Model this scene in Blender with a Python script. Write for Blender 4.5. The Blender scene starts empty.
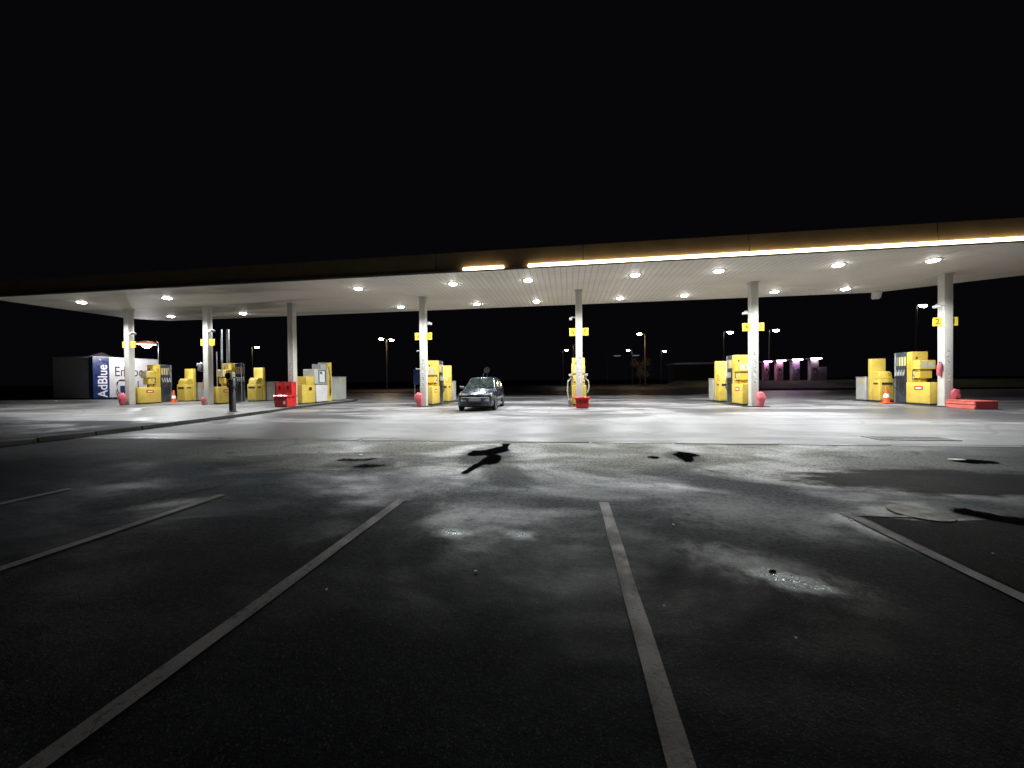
import bpy, bmesh, math, random
from mathutils import Vector, Matrix
random.seed(7)
R = math.radians
sc = bpy.context.scene
COL = sc.collection

# ------------------------------------------------------------------ materials
def new_mat(name):
    m = bpy.data.materials.new(name); m.use_nodes = True
    nt = m.node_tree
    return m, nt, nt.nodes['Principled BSDF']

def nd(nt, typ, **kw):
    n = nt.nodes.new(typ)
    for k, v in kw.items(): setattr(n, k, v)
    return n

def math_node(nt, op, a, b=None, c=None, clamp=False):
    n = nd(nt, 'ShaderNodeMath', operation=op); n.use_clamp = clamp
    for i, v in enumerate((a, b, c)):
        if v is None: continue
        if isinstance(v, (int, float)): n.inputs[i].default_value = v
        else: nt.links.new(v, n.inputs[i])
    return n.outputs[0]

def noise(nt, vec, scale, detail=3, rough=.5, dist=0):
    n = nd(nt, 'ShaderNodeTexNoise')
    n.inputs['Scale'].default_value = scale; n.inputs['Detail'].default_value = detail
    n.inputs['Roughness'].default_value = rough; n.inputs['Distortion'].default_value = dist
    if vec is not None: nt.links.new(vec, n.inputs['Vector'])
    return n.outputs['Fac']

def mapping(nt, vec, loc=(0, 0, 0), rot=(0, 0, 0), scale=(1, 1, 1), typ='POINT'):
    n = nd(nt, 'ShaderNodeMapping', vector_type=typ)
    n.inputs['Location'].default_value = loc; n.inputs['Rotation'].default_value = rot; n.inputs['Scale'].default_value = scale
    nt.links.new(vec, n.inputs['Vector'])
    return n.outputs[0]

def maprange(nt, v, a, b, c, d, smooth=True):
    n = nd(nt, 'ShaderNodeMapRange', interpolation_type='SMOOTHSTEP' if smooth else 'LINEAR')
    nt.links.new(v, n.inputs['Value'])
    for k, x in zip(('From Min', 'From Max', 'To Min', 'To Max'), (a, b, c, d)): n.inputs[k].default_value = x
    return n.outputs['Result']

def mixcol(nt, fac, a, b):
    n = nd(nt, 'ShaderNodeMix', data_type='RGBA')
    if isinstance(fac, float): n.inputs[0].default_value = fac
    else: nt.links.new(fac, n.inputs[0])
    for i, v in ((6, a), (7, b)):
        if isinstance(v, tuple): n.inputs[i].default_value = (*v, 1)
        else: nt.links.new(v, n.inputs[i])
    return n.outputs[2]

def mat(name, col, rough=.5, metal=0.0, var=.18, scale=3.0, bump=0.0, bscale=60, coat=0.0, dirt=0.25):
    """painted or moulded surface: patchy tone, a little grime, uneven gloss"""
    m, nt, b = new_mat(name)
    tc = nd(nt, 'ShaderNodeTexCoord')
    n1 = noise(nt, tc.outputs['Object'], scale, 5, .6)
    n2 = noise(nt, mapping(nt, tc.outputs['Object'], scale=(6, 6, .8)), 2.0, 4, .6)
    dark = tuple(c*(1-var) for c in col); lite = tuple(min(1, c*(1+var*.6)) for c in col)
    c1 = mixcol(nt, maprange(nt, n1, .3, .7, 0, 1), dark, lite)
    grime = tuple(c*.45+.02 for c in col)
    c2 = mixcol(nt, maprange(nt, n2, .56, .78, 0, dirt), c1, grime)
    nt.links.new(c2, b.inputs['Base Color'])
    nt.links.new(maprange(nt, n1, .3, .7, max(.03, rough-.12), min(1, rough+.12)), b.inputs['Roughness'])
    b.inputs['Metallic'].default_value = metal
    b.inputs['Coat Weight'].default_value = coat
    if bump:
        bp = nd(nt, 'ShaderNodeBump'); bp.inputs['Strength'].default_value = .5; bp.inputs['Distance'].default_value = bump
        nt.links.new(noise(nt, tc.outputs['Object'], bscale, 3), bp.inputs['Height'])
        nt.links.new(bp.outputs[0], b.inputs['Normal'])
    return m

def emit(name, col, strength):
    m, nt, b = new_mat(name)
    b.inputs['Base Color'].default_value = (.8, .8, .8, 1); b.inputs['Roughness'].default_value = .4
    b.inputs['Emission Color'].default_value = (*col, 1); b.inputs['Emission Strength'].default_value = strength
    return m

def m_asphalt(name, lo=.010, hi=.028, wetbias=0.0, blobs=(), darks=(), dry=.66, lane=False):
    m, nt, b = new_mat(name)
    g = nd(nt, 'ShaderNodeNewGeometry').outputs['Position']
    big = noise(nt, mapping(nt, g, scale=(1, 1.35, 1)), .42, 5, .6, .5)
    mid = noise(nt, mapping(nt, g, rot=(0, 0, .5), scale=(1, 2.2, 1)), 1.7, 5, .65, .3)
    fine = noise(nt, g, 60, 4, .7)
    vor = nd(nt, 'ShaderNodeTexVoronoi'); vor.inputs['Scale'].default_value = 150; nt.links.new(g, vor.inputs['Vector'])
    grit = vor.outputs['Distance']
    t = math_node(nt, 'ADD', math_node(nt, 'MULTIPLY', mid, .55), math_node(nt, 'MULTIPLY', fine, .45))
    c = mixcol(nt, maprange(nt, t, .36, .64, 0, 1), (lo*.88, lo*1.02, lo*1.5), (hi*.86, hi*1.04, hi*1.34))
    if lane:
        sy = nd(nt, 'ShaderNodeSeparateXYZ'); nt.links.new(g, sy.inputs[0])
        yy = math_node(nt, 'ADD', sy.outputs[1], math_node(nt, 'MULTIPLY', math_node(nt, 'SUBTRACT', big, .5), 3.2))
        xx = maprange(nt, math_node(nt, 'ABSOLUTE', math_node(nt, 'ADD', sy.outputs[0], .4)), 3.8, 8.0, 1, .06)  # lane fades to both sides: vignetting put into the colour
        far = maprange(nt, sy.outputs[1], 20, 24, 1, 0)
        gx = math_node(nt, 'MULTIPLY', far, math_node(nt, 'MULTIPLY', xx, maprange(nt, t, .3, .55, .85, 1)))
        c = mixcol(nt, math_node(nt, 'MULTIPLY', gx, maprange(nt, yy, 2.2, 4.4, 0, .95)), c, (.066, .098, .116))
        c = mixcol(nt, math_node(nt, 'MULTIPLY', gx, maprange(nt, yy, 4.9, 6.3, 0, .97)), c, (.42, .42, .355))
    # pale stones in the binder
    vc = nd(nt, 'ShaderNodeSeparateColor'); nt.links.new(vor.outputs['Color'], vc.inputs[0])
    st = maprange(nt, vc.outputs[0], .86, .97, 0, .8)
    c = mixcol(nt, math_node(nt, 'MULTIPLY', st, .8), c, (.11, .11, .11))
    gr = noise(nt, g, 21, 5, .75)
    c = mixcol(nt, maprange(nt, gr, .38, .52, .75, 0), c, (.008, .009, .011))
    # old dried oil patches
    oil = maprange(nt, noise(nt, mapping(nt, g, loc=(3, 8, 0)), .8, 4, .6, 1.2), .60, .72, 0, .75)
    c = mixcol(nt, oil, c, (.014, .014, .016))
    wet = maprange(nt, big, .43-wetbias, .64-wetbias, 0, 1)
    wet = math_node(nt, 'MULTIPLY', wet, maprange(nt, mid, .35, .6, .45, 1))
    if lane:
        sw = nd(nt, 'ShaderNodeSeparateXYZ'); nt.links.new(g, sw.inputs[0])
        wet = math_node(nt, 'MULTIPLY', wet, math_node(nt, 'MULTIPLY', maprange(nt, sw.outputs[1], 1.2, 3.6, .12, 1), maprange(nt, math_node(nt, 'ABSOLUTE', math_node(nt, 'ADD', sw.outputs[0], .2)), 3.8, 8.5, 1, .08)))
    spark = None
    for (x, y, a, bb, ang, k) in blobs:
        v = mapping(nt, g, loc=(x, y, 0), rot=(0, 0, R(ang)), scale=(a, bb, 1), typ='TEXTURE')
        ln = nd(nt, 'ShaderNodeVectorMath', operation='LENGTH'); nt.links.new(v, ln.inputs[0])
        d = math_node(nt, 'ADD', ln.outputs['Value'], math_node(nt, 'MULTIPLY', math_node(nt, 'SUBTRACT', noise(nt, g, 9, 4, .65), .5), 1.3))
        w = maprange(nt, d, 1.25, -.1, 0, k)
        spark = w if spark is None else math_node(nt, 'MAXIMUM', spark, w)
    dk = None
    for (x, y, a, bb, ang, k) in darks:
        v = mapping(nt, g, loc=(x, y, 0), rot=(0, 0, R(ang)), scale=(a, bb, 1), typ='TEXTURE')
        ln = nd(nt, 'ShaderNodeVectorMath', operation='LENGTH'); nt.links.new(v, ln.inputs[0])
        d = math_node(nt, 'ADD', ln.outputs['Value'], math_node(nt, 'MULTIPLY', math_node(nt, 'SUBTRACT', mid, .5), .9))
        w = maprange(nt, d, 1.05, .7, 0, k)
        dk = w if dk is None else math_node(nt, 'MAXIMUM', dk, w)
    if dk is not None:
        c = mixcol(nt, dk, c, (.016, .016, .018))
        wet = math_node(nt, 'MULTIPLY', wet, math_node(nt, 'SUBTRACT', 1.0, dk))
    nt.links.new(c, b.inputs['Base Color'])
    rough = maprange(nt, wet, 0, 1, dry, .36, False)
    if spark is not None:
        v2 = nd(nt, 'ShaderNodeTexVoronoi'); v2.inputs['Scale'].default_value = 70; nt.links.new(mapping(nt, g, loc=(.3, .2, 0)), v2.inputs['Vector'])
        v2c = nd(nt, 'ShaderNodeSeparateColor'); nt.links.new(v2.outputs['Color'], v2c.inputs[0])
        wetr = maprange(nt, v2c.outputs[0], .35, .75, .36, .16)
        mr = nd(nt, 'ShaderNodeMix', data_type='FLOAT'); nt.links.new(maprange(nt, spark, 0, .7, 0, 1, False), mr.inputs[0]); nt.links.new(rough, mr.inputs[2]); nt.links.new(wetr, mr.inputs[3])
        rough = mr.outputs[0]
        nt.links.new(maprange(nt, spark, 0, .8, 1.5, 3.0, False), b.inputs['IOR'])
    nt.links.new(rough, b.inputs['Roughness'])
    spec = maprange(nt, wet, 0, 1, .06, .6, False)
    if dk is not None: spec = math_node(nt, 'MULTIPLY', spec, math_node(nt, 'SUBTRACT', 1.0, math_node(nt, 'MULTIPLY', dk, .7)))
    if spark is not None: spec = math_node(nt, 'MAXIMUM', spec, math_node(nt, 'MULTIPLY', spark, 1.0))
    nt.links.new(spec, b.inputs['Specular IOR Level'])
    b.inputs['Specular Tint'].default_value = (.82, .96, 1, 1)
    bp = nd(nt, 'ShaderNodeBump'); bp.inputs['Distance'].default_value = .006
    h = math_node(nt, 'ADD', math_node(nt, 'MULTIPLY', gr, 1.6), math_node(nt, 'MULTIPLY', grit, .35))
    h = math_node(nt, 'ADD', h, math_node(nt, 'MULTIPLY', fine, .6))
    if spark is not None: h = math_node(nt, 'ADD', h, math_node(nt, 'MULTIPLY', spark, math_node(nt, 'ADD', 1.2, math_node(nt, 'MULTIPLY', v2.outputs['Distance'], .9))))
    nt.links.new(h, bp.inputs['Height'])
    if spark is not None:
        nt.links.new(maprange(nt, spark, 0, 1, .42, .62, False), bp.inputs['Strength'])
    else: bp.inputs['Strength'].default_value = .42
    nt.links.new(bp.outputs[0], b.inputs['Normal'])
    return m

def m_concrete(name, col=(.27, .262, .266), dark=(.045, .045, .047), streak=.85, rot=.6, rough=.62, joints=True):
    m, nt, b = new_mat(name)
    g = nd(nt, 'ShaderNodeNewGeometry').outputs['Position']
    big = noise(nt, g, .25, 4, .6)
    s1 = noise(nt, mapping(nt, g, rot=(0, 0, rot), scale=(.14, .40, 1)), 1.0, 3, .5, .8)
    s2 = noise(nt, mapping(nt, g, rot=(0, 0, -.95), scale=(.16, .55, 1)), .9, 3, .5, 1.0)
    fine = noise(nt, g, 22, 5, .65)
    c = mixcol(nt, maprange(nt, fine, .3, .7, 0, 1), tuple(v*.82 for v in col), tuple(v*1.08 for v in col))
    c = mixcol(nt, maprange(nt, big, .4, .65, 0, .35), c, tuple(v*.62 for v in col))
    k1 = maprange(nt, s1, .46, .58, 0, streak)
    k2 = maprange(nt, s2, .50, .62, 0, streak*.9)
    kk = math_node(nt, 'MAXIMUM', k1, k2)
    mot = noise(nt, g, .9, 6, .72, .4)
    c = mixcol(nt, maprange(nt, mot, .40, .60, .5, 0), c, tuple(v*.42 for v in col))
    c = mixcol(nt, kk, c, dark)
    for sc_, lo_, rz_ in ((.16, (0, 0, 0), .9), (.13, (5, 3, 0), -.6), (.2, (9, 1, 0), .2)):      # curved tyre tracks
        tn = noise(nt, mapping(nt, g, loc=lo_, rot=(0, 0, rz_), scale=(.6, 1, 1)), sc_, 1, .4, .6)
        tk = maprange(nt, math_node(nt, 'ABSOLUTE', math_node(nt, 'SUBTRACT', tn, .5)), .004, .012, .6, 0)
        c = mixcol(nt, math_node(nt, 'MULTIPLY', tk, maprange(nt, mot, .35, .6, .2, 1)), c, dark)
    dv = nd(nt, 'ShaderNodeTexVoronoi'); dv.inputs['Scale'].default_value = .8; nt.links.new(g, dv.inputs['Vector'])
    dsp = nd(nt, 'ShaderNodeSeparateColor'); nt.links.new(dv.outputs['Color'], dsp.inputs[0])
    drip = math_node(nt, 'MULTIPLY', maprange(nt, math_node(nt, 'ADD', dv.outputs['Distance'], math_node(nt, 'MULTIPLY', mot, .3)), .20, .32, .75, 0), maprange(nt, dsp.outputs[1], .45, .55, 0, 1))
    c = mixcol(nt, drip, c, dark)
    if joints:
        sx = nd(nt, 'ShaderNodeSeparateXYZ'); nt.links.new(g, sx.inputs[0])
        jm = None
        for ax, step in ((0, 3.83), (1, 4.6)):
            f = math_node(nt, 'ABSOLUTE', math_node(nt, 'SUBTRACT', math_node(nt, 'FRACT', math_node(nt, 'DIVIDE', math_node(nt, 'ADD', sx.outputs[ax], 100.35), step)), .5))
            l = maprange(nt, f, .4950, .4975, 0, .85)
            jm = l if jm is None else math_node(nt, 'MAXIMUM', jm, l)
        c = mixcol(nt, jm, c, (.06, .06, .055))
    nt.links.new(c, b.inputs['Base Color'])
    nt.links.new(maprange(nt, kk, 0, .7, rough, rough-.22), b.inputs['Roughness'])
    bp = nd(nt, 'ShaderNodeBump'); bp.inputs['Strength'].default_value = .35; bp.inputs['Distance'].default_value = .004
    nt.links.new(fine, bp.inputs['Height']); nt.links.new(bp.outputs[0], b.inputs['Normal'])
    return m

def m_line(name, col=(.26, .255, .25)):
    m, nt, b = new_mat(name)
    g = nd(nt, 'ShaderNodeNewGeometry').outputs['Position']
    w = noise(nt, g, 28, 5, .7); w2 = noise(nt, g, 3.5, 4, .6)
    wear = maprange(nt, math_node(nt, 'ADD', math_node(nt, 'MULTIPLY', w, .7), math_node(nt, 'MULTIPLY', w2, .3)) , .54, .66, 0, .7)
    c = mixcol(nt, wear, col, (.05, .05, .05))
    vor = nd(nt, 'ShaderNodeTexVoronoi', feature='DISTANCE_TO_EDGE'); vor.inputs['Scale'].default_value = 5; nt.links.new(g, vor.inputs['Vector'])
    c = mixcol(nt, maprange(nt, vor.outputs['Distance'], .012, .0, 0, .6), c, (.05, .05, .05))
    nt.links.new(c, b.inputs['Base Color'])
    nt.links.new(maprange(nt, w2, .35, .65, .45, .7), b.inputs['Roughness'])
    bp = nd(nt, 'ShaderNodeBump'); bp.inputs['Strength'].default_value = .4; bp.inputs['Distance'].default_value = .008
    nt.links.new(noise(nt, g, 60, 4, .7), bp.inputs['Height']); nt.links.new(bp.outputs[0], b.inputs['Normal'])
    return m

def m_ceiling():
    m, nt, b = new_mat('ceiling_panels')
    g = nd(nt, 'ShaderNodeNewGeometry').outputs['Position']
    sx = nd(nt, 'ShaderNodeSeparateXYZ'); nt.links.new(g, sx.inputs[0])
    f = math_node(nt, 'FRACT', math_node(nt, 'DIVIDE', math_node(nt, 'ADD', sx.outputs[0], 100), .25))
    rib = maprange(nt, math_node(nt, 'ABSOLUTE', math_node(nt, 'SUBTRACT', f, .5)), .40, .47, 0, 1)
    n1 = noise(nt, mapping(nt, g, scale=(.35, 1, 1)), .5, 4, .55, .6)
    fl = math_node(nt, 'FLOOR', math_node(nt, 'DIVIDE', math_node(nt, 'ADD', sx.outputs[0], 100), .25))
    wn = nd(nt, 'ShaderNodeTexWhiteNoise', noise_dimensions='1D'); nt.links.new(fl, wn.inputs['W'])
    c = mixcol(nt, maprange(nt, n1, .35, .7, 0, .55), (.86, .81, .72), (.70, .66, .58))
    c = mixcol(nt, maprange(nt, wn.outputs['Value'], 0, 1, 0, .08, False), c, (.52, .50, .46))
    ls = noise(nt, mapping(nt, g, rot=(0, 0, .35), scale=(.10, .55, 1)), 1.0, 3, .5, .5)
    lk = math_node(nt, 'MULTIPLY', maprange(nt, sx.outputs[0], -9, -17, 0, 1), maprange(nt, ls, .40, .62, .35, .85))  # weaker light and vignetting at the left end, put into the colour as streaks
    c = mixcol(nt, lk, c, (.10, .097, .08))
    c = mixcol(nt, math_node(nt, 'MULTIPLY', rib, .35), c, (.25, .24, .22))
    nt.links.new(c, b.inputs['Base Color']); b.inputs['Roughness'].default_value = .6
    bp = nd(nt, 'ShaderNodeBump'); bp.inputs['Strength'].default_value = .7; bp.inputs['Distance'].default_value = .02; bp.invert = True
    nt.links.new(rib, bp.inputs['Height']); nt.links.new(bp.outputs[0], b.inputs['Normal'])
    return m

def m_water():
    m, nt, b = new_mat('puddle_water')
    g = nd(nt, 'ShaderNodeNewGeometry').outputs['Position']
    b.inputs['Base Color'].default_value = (.006, .006, .007, 1); b.inputs['Roughness'].default_value = .03
    at = nd(nt, 'ShaderNodeAttribute', attribute_name='depth')
    e = math_node(nt, 'ADD', at.outputs['Fac'], math_node(nt, 'MULTIPLY', math_node(nt, 'SUBTRACT', noise(nt, g, 20, 5, .7), .5), 1.7))
    nt.links.new(maprange(nt, e, .25, .85, 0, .96), b.inputs['Alpha'])
    b.inputs['IOR'].default_value = 1.33
    bp = nd(nt, 'ShaderNodeBump'); bp.inputs['Strength'].default_value = .04; bp.inputs['Distance'].default_value = .002
    nt.links.new(noise(nt, g, 8, 2), bp.inputs['Height']); nt.links.new(bp.outputs[0], b.inputs['Normal'])
    return m

def m_grass():
    m, nt, b = new_mat('verge_grass')
    g = nd(nt, 'ShaderNodeNewGeometry').outputs['Position']
    c = mixcol(nt, noise(nt, g, 3, 6, .7), (.018, .028, .010), (.05, .06, .025))
    nt.links.new(c, b.inputs['Base Color']); b.inputs['Roughness'].default_value = .9
    bp = nd(nt, 'ShaderNodeBump'); bp.inputs['Distance'].default_value = .08
    nt.links.new(noise(nt, g, 12, 5, .7), bp.inputs['Height']); nt.links.new(bp.outputs[0], b.inputs['Normal'])
    return m

M = {}
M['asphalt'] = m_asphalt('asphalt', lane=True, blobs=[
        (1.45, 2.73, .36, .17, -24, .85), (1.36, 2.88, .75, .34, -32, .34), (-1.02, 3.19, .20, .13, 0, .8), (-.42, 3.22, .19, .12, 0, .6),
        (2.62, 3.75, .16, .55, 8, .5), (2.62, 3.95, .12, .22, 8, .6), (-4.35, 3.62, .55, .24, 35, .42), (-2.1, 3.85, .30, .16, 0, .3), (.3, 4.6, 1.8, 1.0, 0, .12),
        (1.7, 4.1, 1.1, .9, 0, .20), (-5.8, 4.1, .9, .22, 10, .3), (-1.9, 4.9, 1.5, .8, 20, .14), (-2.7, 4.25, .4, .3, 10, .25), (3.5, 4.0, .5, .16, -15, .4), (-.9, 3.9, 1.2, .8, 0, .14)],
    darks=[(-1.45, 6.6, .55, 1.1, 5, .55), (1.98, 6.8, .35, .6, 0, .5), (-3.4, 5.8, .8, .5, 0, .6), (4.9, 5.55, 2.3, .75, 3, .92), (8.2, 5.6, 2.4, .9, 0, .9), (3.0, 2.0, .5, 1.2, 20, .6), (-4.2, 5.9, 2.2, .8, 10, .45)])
M['patch'] = m_asphalt('newer_asphalt', .006, .012, -.15, dry=.72)
M['forecourt'] = m_concrete('forecourt_concrete')
M['apron'] = m_concrete('apron_concrete', (.19, .196, .196), (.07, .07, .066), .5, .2, .6, joints=False)
M['pavement'] = m_concrete('raised_pavement_concrete', (.25, .243, .236), (.05, .05, .046), .6, -.5)
M['sidepath'] = m_asphalt('side_asphalt', .010, .026)
M['gutter'] = m_concrete('gutter_stone', (.20, .205, .16), (.05, .055, .04), .7, .1, .6, joints=False)
M['kerb'] = m_concrete('kerb_stone', (.034, .033, .03), (.015, .015, .013), .7, .1, .92, joints=False)
M['line'] = m_line('worn_white_paint')
M['water'] = m_water()
M['grass'] = m_grass()
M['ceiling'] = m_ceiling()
M['fascia'] = mat('fascia_sheet', (.33, .235, .125), .55, 0, .15, 1.2, dirt=.3)
M['dark_trim'] = mat('dark_trim', (.05, .045, .04), .5)
M['roof'] = mat('roof_membrane', (.12, .12, .12), .8)
M['pillar'] = mat('cream_pillar_paint', (.53, .515, .465), .5, 0, .08, 2, dirt=.18)
M['yellow'] = mat('yellow_panel', (.58, .42, .075), .38, 0, .10, 2.5, dirt=.22)
M['yellow_dark'] = mat('ochre_panel', (.55, .36, .03), .45, 0, .15, 2.5)
M['black'] = mat('black_plastic', (.018, .019, .021), .45)
M['charcoal'] = mat('charcoal_panel', (.045, .05, .058), .4)
M['rubber'] = mat('hose_rubber', (.014, .014, .014), .55)
M['white'] = mat('white_panel', (.58, .58, .56), .42, 0, .08, 2.5)
M['offwhite'] = mat('offwhite_panel', (.44, .44, .42), .45, 0, .1, 2.5)
M['grey'] = mat('grey_cabinet_paint', (.34, .34, .31), .5, 0, .12, 2.5, dirt=.35)
M['steel'] = mat('galvanised_steel', (.34, .36, .38), .42, .7, .15, 3)
M['pole'] = mat('lamp_pole_steel', (.08, .08, .075), .6, .2)
M['red'] = mat('red_plastic', (.56, .018, .015), .36, 0, .12, 3, dirt=.2)
M['pink'] = mat('faded_red_vinyl', (.56, .11, .14), .42, 0, .18, 5, bump=.01, bscale=14)
M['darkred'] = mat('dark_red_vinyl', (.32, .03, .04), .5, 0, .2, 5)
M['salmon'] = mat('sun_faded_red_plastic', (.55, .12, .09), .48, 0, .18, 3)
M['orange'] = mat('cone_orange', (.58, .085, .02), .45, 0, .12, 4)
M['blue'] = mat('navy_panel', (.012, .028, .11), .35, 0, .12, 2)
M['blue_edge'] = mat('blue_trim', (.05, .12, .28), .4)
M['tank_grey'] = mat('container_sheet', (.66, .67, .68), .5, 0, .1, 1.2)
M['ink'] = mat('dark_lettering', (.03, .03, .035), .5)
M['letter'] = mat('white_lettering', (.8, .8, .8), .45, 0, .04)
M['plate'] = mat('number_plate_yellow', (.86, .64, .06), .4, 0, .06, 3, dirt=.1)
M['digit'] = mat('olive_lettering', (.26, .19, .02), .5)
M['glyph'] = mat('faded_sticker_ink', (.22, .20, .22), .6, 0, .5, 30)
M['sticker'] = mat('sticker_film', (.66, .63, .62), .4, 0, .1, 12)
M['paint_car'] = mat('blue_black_car_paint', (.045, .058, .078), .22, .5, .08, 2, coat=.9, dirt=.5)
M['bumper'] = mat('bumper_plastic', (.10, .11, .125), .5)
M['trim'] = mat('door_trim', (.16, .17, .17), .5)
M['chrome'] = mat('wheel_alloy', (.55, .56, .58), .3, .8)
M['glass'] = mat('car_glass', (.020, .030, .027), .06, 0, .75, 5, dirt=.0)
M['lens'] = mat('headlamp_lens', (.55, .57, .58), .25, 0, .35, 24, coat=.6)
M['amber'] = mat('amber_lens', (.42, .36, .27), .25)
M['seatcloth'] = mat('plate_white', (.6, .6, .6), .4)
M['leaf'] = mat('tree_leaf', (.010, .016, .008), .95, 0, .4, 9)
M['bark'] = mat('tree_bark', (.02, .016, .012), .85)
M['wallgrey'] = mat('render_wall', (.022, .022, .024), .8)
M['paving_iron'] = mat('cast_iron', (.07, .07, .062), .5, .6, .3, 8, bump=.01, bscale=40)
M['lid'] = mat('manhole_lid', (.026, .022, .020), .9, 0, .3, 8, bump=.01, bscale=60)
M['led'] = emit('led_lens', (1.0, .97, .91), 75)
M['strip'] = emit('strip_lens', (1.0, .83, .52), 9)
M['strip_off'] = mat('strip_lens_unlit', (.42, .38, .32), .3)
M['sodium'] = emit('sodium_lamp', (1.0, .62, .36), 150)
M['sodium_big'] = emit('near_sodium_lamp', (1.0, .55, .40), 7)
M['sodium_halo'] = emit('sodium_halo', (1.0, .30, .16), .55)  # glow for an added ring that imitates the lamp's halo
M['warm'] = emit('warm_lamp', (1.0, .76, .48), 110)
M['cool'] = emit('cool_lamp', (1.0, .88, .80), 100)
M['dim'] = emit('dim_lamp', (.75, .8, .9), .12)
M['violet'] = emit('violet_light', (.85, .42, .95), 34)
M['violet_white'] = emit('pale_violet_light', (.95, .76, .92), 17)
M['vac_pink'] = mat('pink_machine_panel', (.85, .42, .55), .45)
M['vac_grey'] = mat('grey_machine_panel', (.45, .41, .45), .5)

# ------------------------------------------------------------------ mesh helpers
class B:
    """a mesh being put together from solid pieces; .mi is the material slot the next pieces use"""
    def __init__(s): s.bm = bmesh.new(); s.mi = 0
    def _after(s, n0):
        s.bm.faces.ensure_lookup_table()
        for f in s.bm.faces[n0:]: f.material_index = s.mi
    def box(s, x0, x1, y0, y1, z0, z1, bev=0.0, taper=None, seg=1):
        tx, ty = taper or (1, 1)
        cx, cy = (x0+x1)/2, (y0+y1)/2; hx, hy = (x1-x0)/2, (y1-y0)/2
        t = bmesh.new()
        vs = [t.verts.new((cx+sx*hx*(tx if k else 1), cy+sy*hy*(ty if k else 1), z1 if k else z0)) for k in (0, 1) for sx, sy in ((-1, -1), (1, -1), (1, 1), (-1, 1))]
        for f in ((3, 2, 1, 0), (4, 5, 6, 7), (0, 1, 5, 4), (1, 2, 6, 5), (2, 3, 7, 6), (3, 0, 4, 7)): t.faces.new([vs[i] for i in f])
        if bev: bmesh.ops.bevel(t, geom=t.edges[:], offset=bev, segments=seg, profile=.5, affect='EDGES')
        s._merge(t); return s
    def _merge(s, t):
        n0 = len(s.bm.faces); m = {}
        for v in t.verts: m[v] = s.bm.verts.new(v.co)
        for f in t.faces:
            nf = s.bm.faces.new([m[v] for v in f.verts]); nf.smooth = f.smooth; nf.material_index = s.mi
        t.free()
    def prism(s, pts, z0, z1, bev=0.0):
        t = bmesh.new()
        a = [t.verts.new((x, y, z0)) for x, y in pts]; b = [t.verts.new((x, y, z1)) for x, y in pts]
        n = len(pts); t.faces.new(a[::-1]); t.faces.new(b)
        for i in range(n): t.faces.new((a[i], a[(i+1) % n], b[(i+1) % n], b[i]))
        bmesh.ops.recalc_face_normals(t, faces=t.faces[:])
        if bev: bmesh.ops.bevel(t, geom=t.edges[:], offset=bev, segments=1, affect='EDGES')
        s._merge(t); return s
    def prism_yz(s, pts, x0, x1, bev=0.0):
        t = bmesh.new()
        a = [t.verts.new((x0, y, z)) for y, z in pts]; b = [t.verts.new((x1, y, z)) for y, z in pts]
        n = len(pts); t.faces.new(a[::-1]); t.faces.new(b)
        for i in range(n): t.faces.new((a[i], a[(i+1) % n], b[(i+1) % n], b[i]))
        bmesh.ops.recalc_face_normals(t, faces=t.faces[:])
        if bev: bmesh.ops.bevel(t, geom=t.edges[:], offset=bev, segments=1, affect='EDGES')
        s._merge(t); return s
    def sheet(s, pts, z):
        f = s.bm.faces.new([s.bm.verts.new((x, y, z)) for x, y in pts])
        if f.calc_area() and f.normal.z < 0: f.normal_flip()
        f.normal_update()
        if f.normal.z < 0: f.normal_flip()
        f.material_index = s.mi; return s
    def lathe(s, prof, seg=20, axis='Z', c=(0, 0, 0), smooth=True, sq=(1, 1)):
        t = bmesh.new(); rings = []
        for r, h in prof:
            if r < 1e-5: rings.append([t.verts.new((0, 0, h))])
            else: rings.append([t.verts.new((r*sq[0]*math.cos(2*math.pi*i/seg), r*sq[1]*math.sin(2*math.pi*i/seg), h)) for i in range(seg)])
        for a, b in zip(rings, rings[1:]):
            if len(a) == 1 and len(b) == 1: continue
            for i in range(seg):
                j = (i+1) % seg
                if len(a) == 1: f = t.faces.new((a[0], b[j], b[i]))
                elif len(b) == 1: f = t.faces.new((a[i], a[j], b[0]))
                else: f = t.faces.new((a[i], a[j], b[j], b[i]))
                f.smooth = smooth
        for rg, top in ((rings[0], 0), (rings[-1], 1)):
            if len(rg) > 1: t.faces.new(rg if top else rg[::-1])
        rot = {'Z': Matrix(), 'X': Matrix.Rotation(R(90), 4, 'Y'), 'Y': Matrix.Rotation(R(-90), 4, 'X')}[axis]
        t.transform(Matrix.Translation(c) @ rot); bmesh.ops.recalc_face_normals(t, faces=t.faces[:])
        s._merge(t); return s
    def tube(s, pts, r, seg=8):
        pts = [Vector(p) for p in pts]; t = bmesh.new(); rings = []
        for i, p in enumerate(pts):
            d = (pts[min(i+1, len(pts)-1)]-pts[max(i-1, 0)]).normalized()
            u = d.cross(Vector((0, 0, 1))); u = d.cross(Vector((1, 0, 0))) if u.length < 1e-3 else u
            u.normalize(); w = d.cross(u)
            rr = r[i] if isinstance(r, (list, tuple)) else r
            rings.append([t.verts.new(p+u*rr*math.cos(2*math.pi*k/seg)+w*rr*math.sin(2*math.pi*k/seg)) for k in range(seg)])
        for a, b in zip(rings, rings[1:]):
            for k in range(seg):
                f = t.faces.new((a[k], a[(k+1) % seg], b[(k+1) % seg], b[k])); f.smooth = True
        t.faces.new(rings[0][::-1]); t.faces.new(rings[-1])
        bmesh.ops.recalc_face_normals(t, faces=t.faces[:])
        s._merge(t); return s
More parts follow.
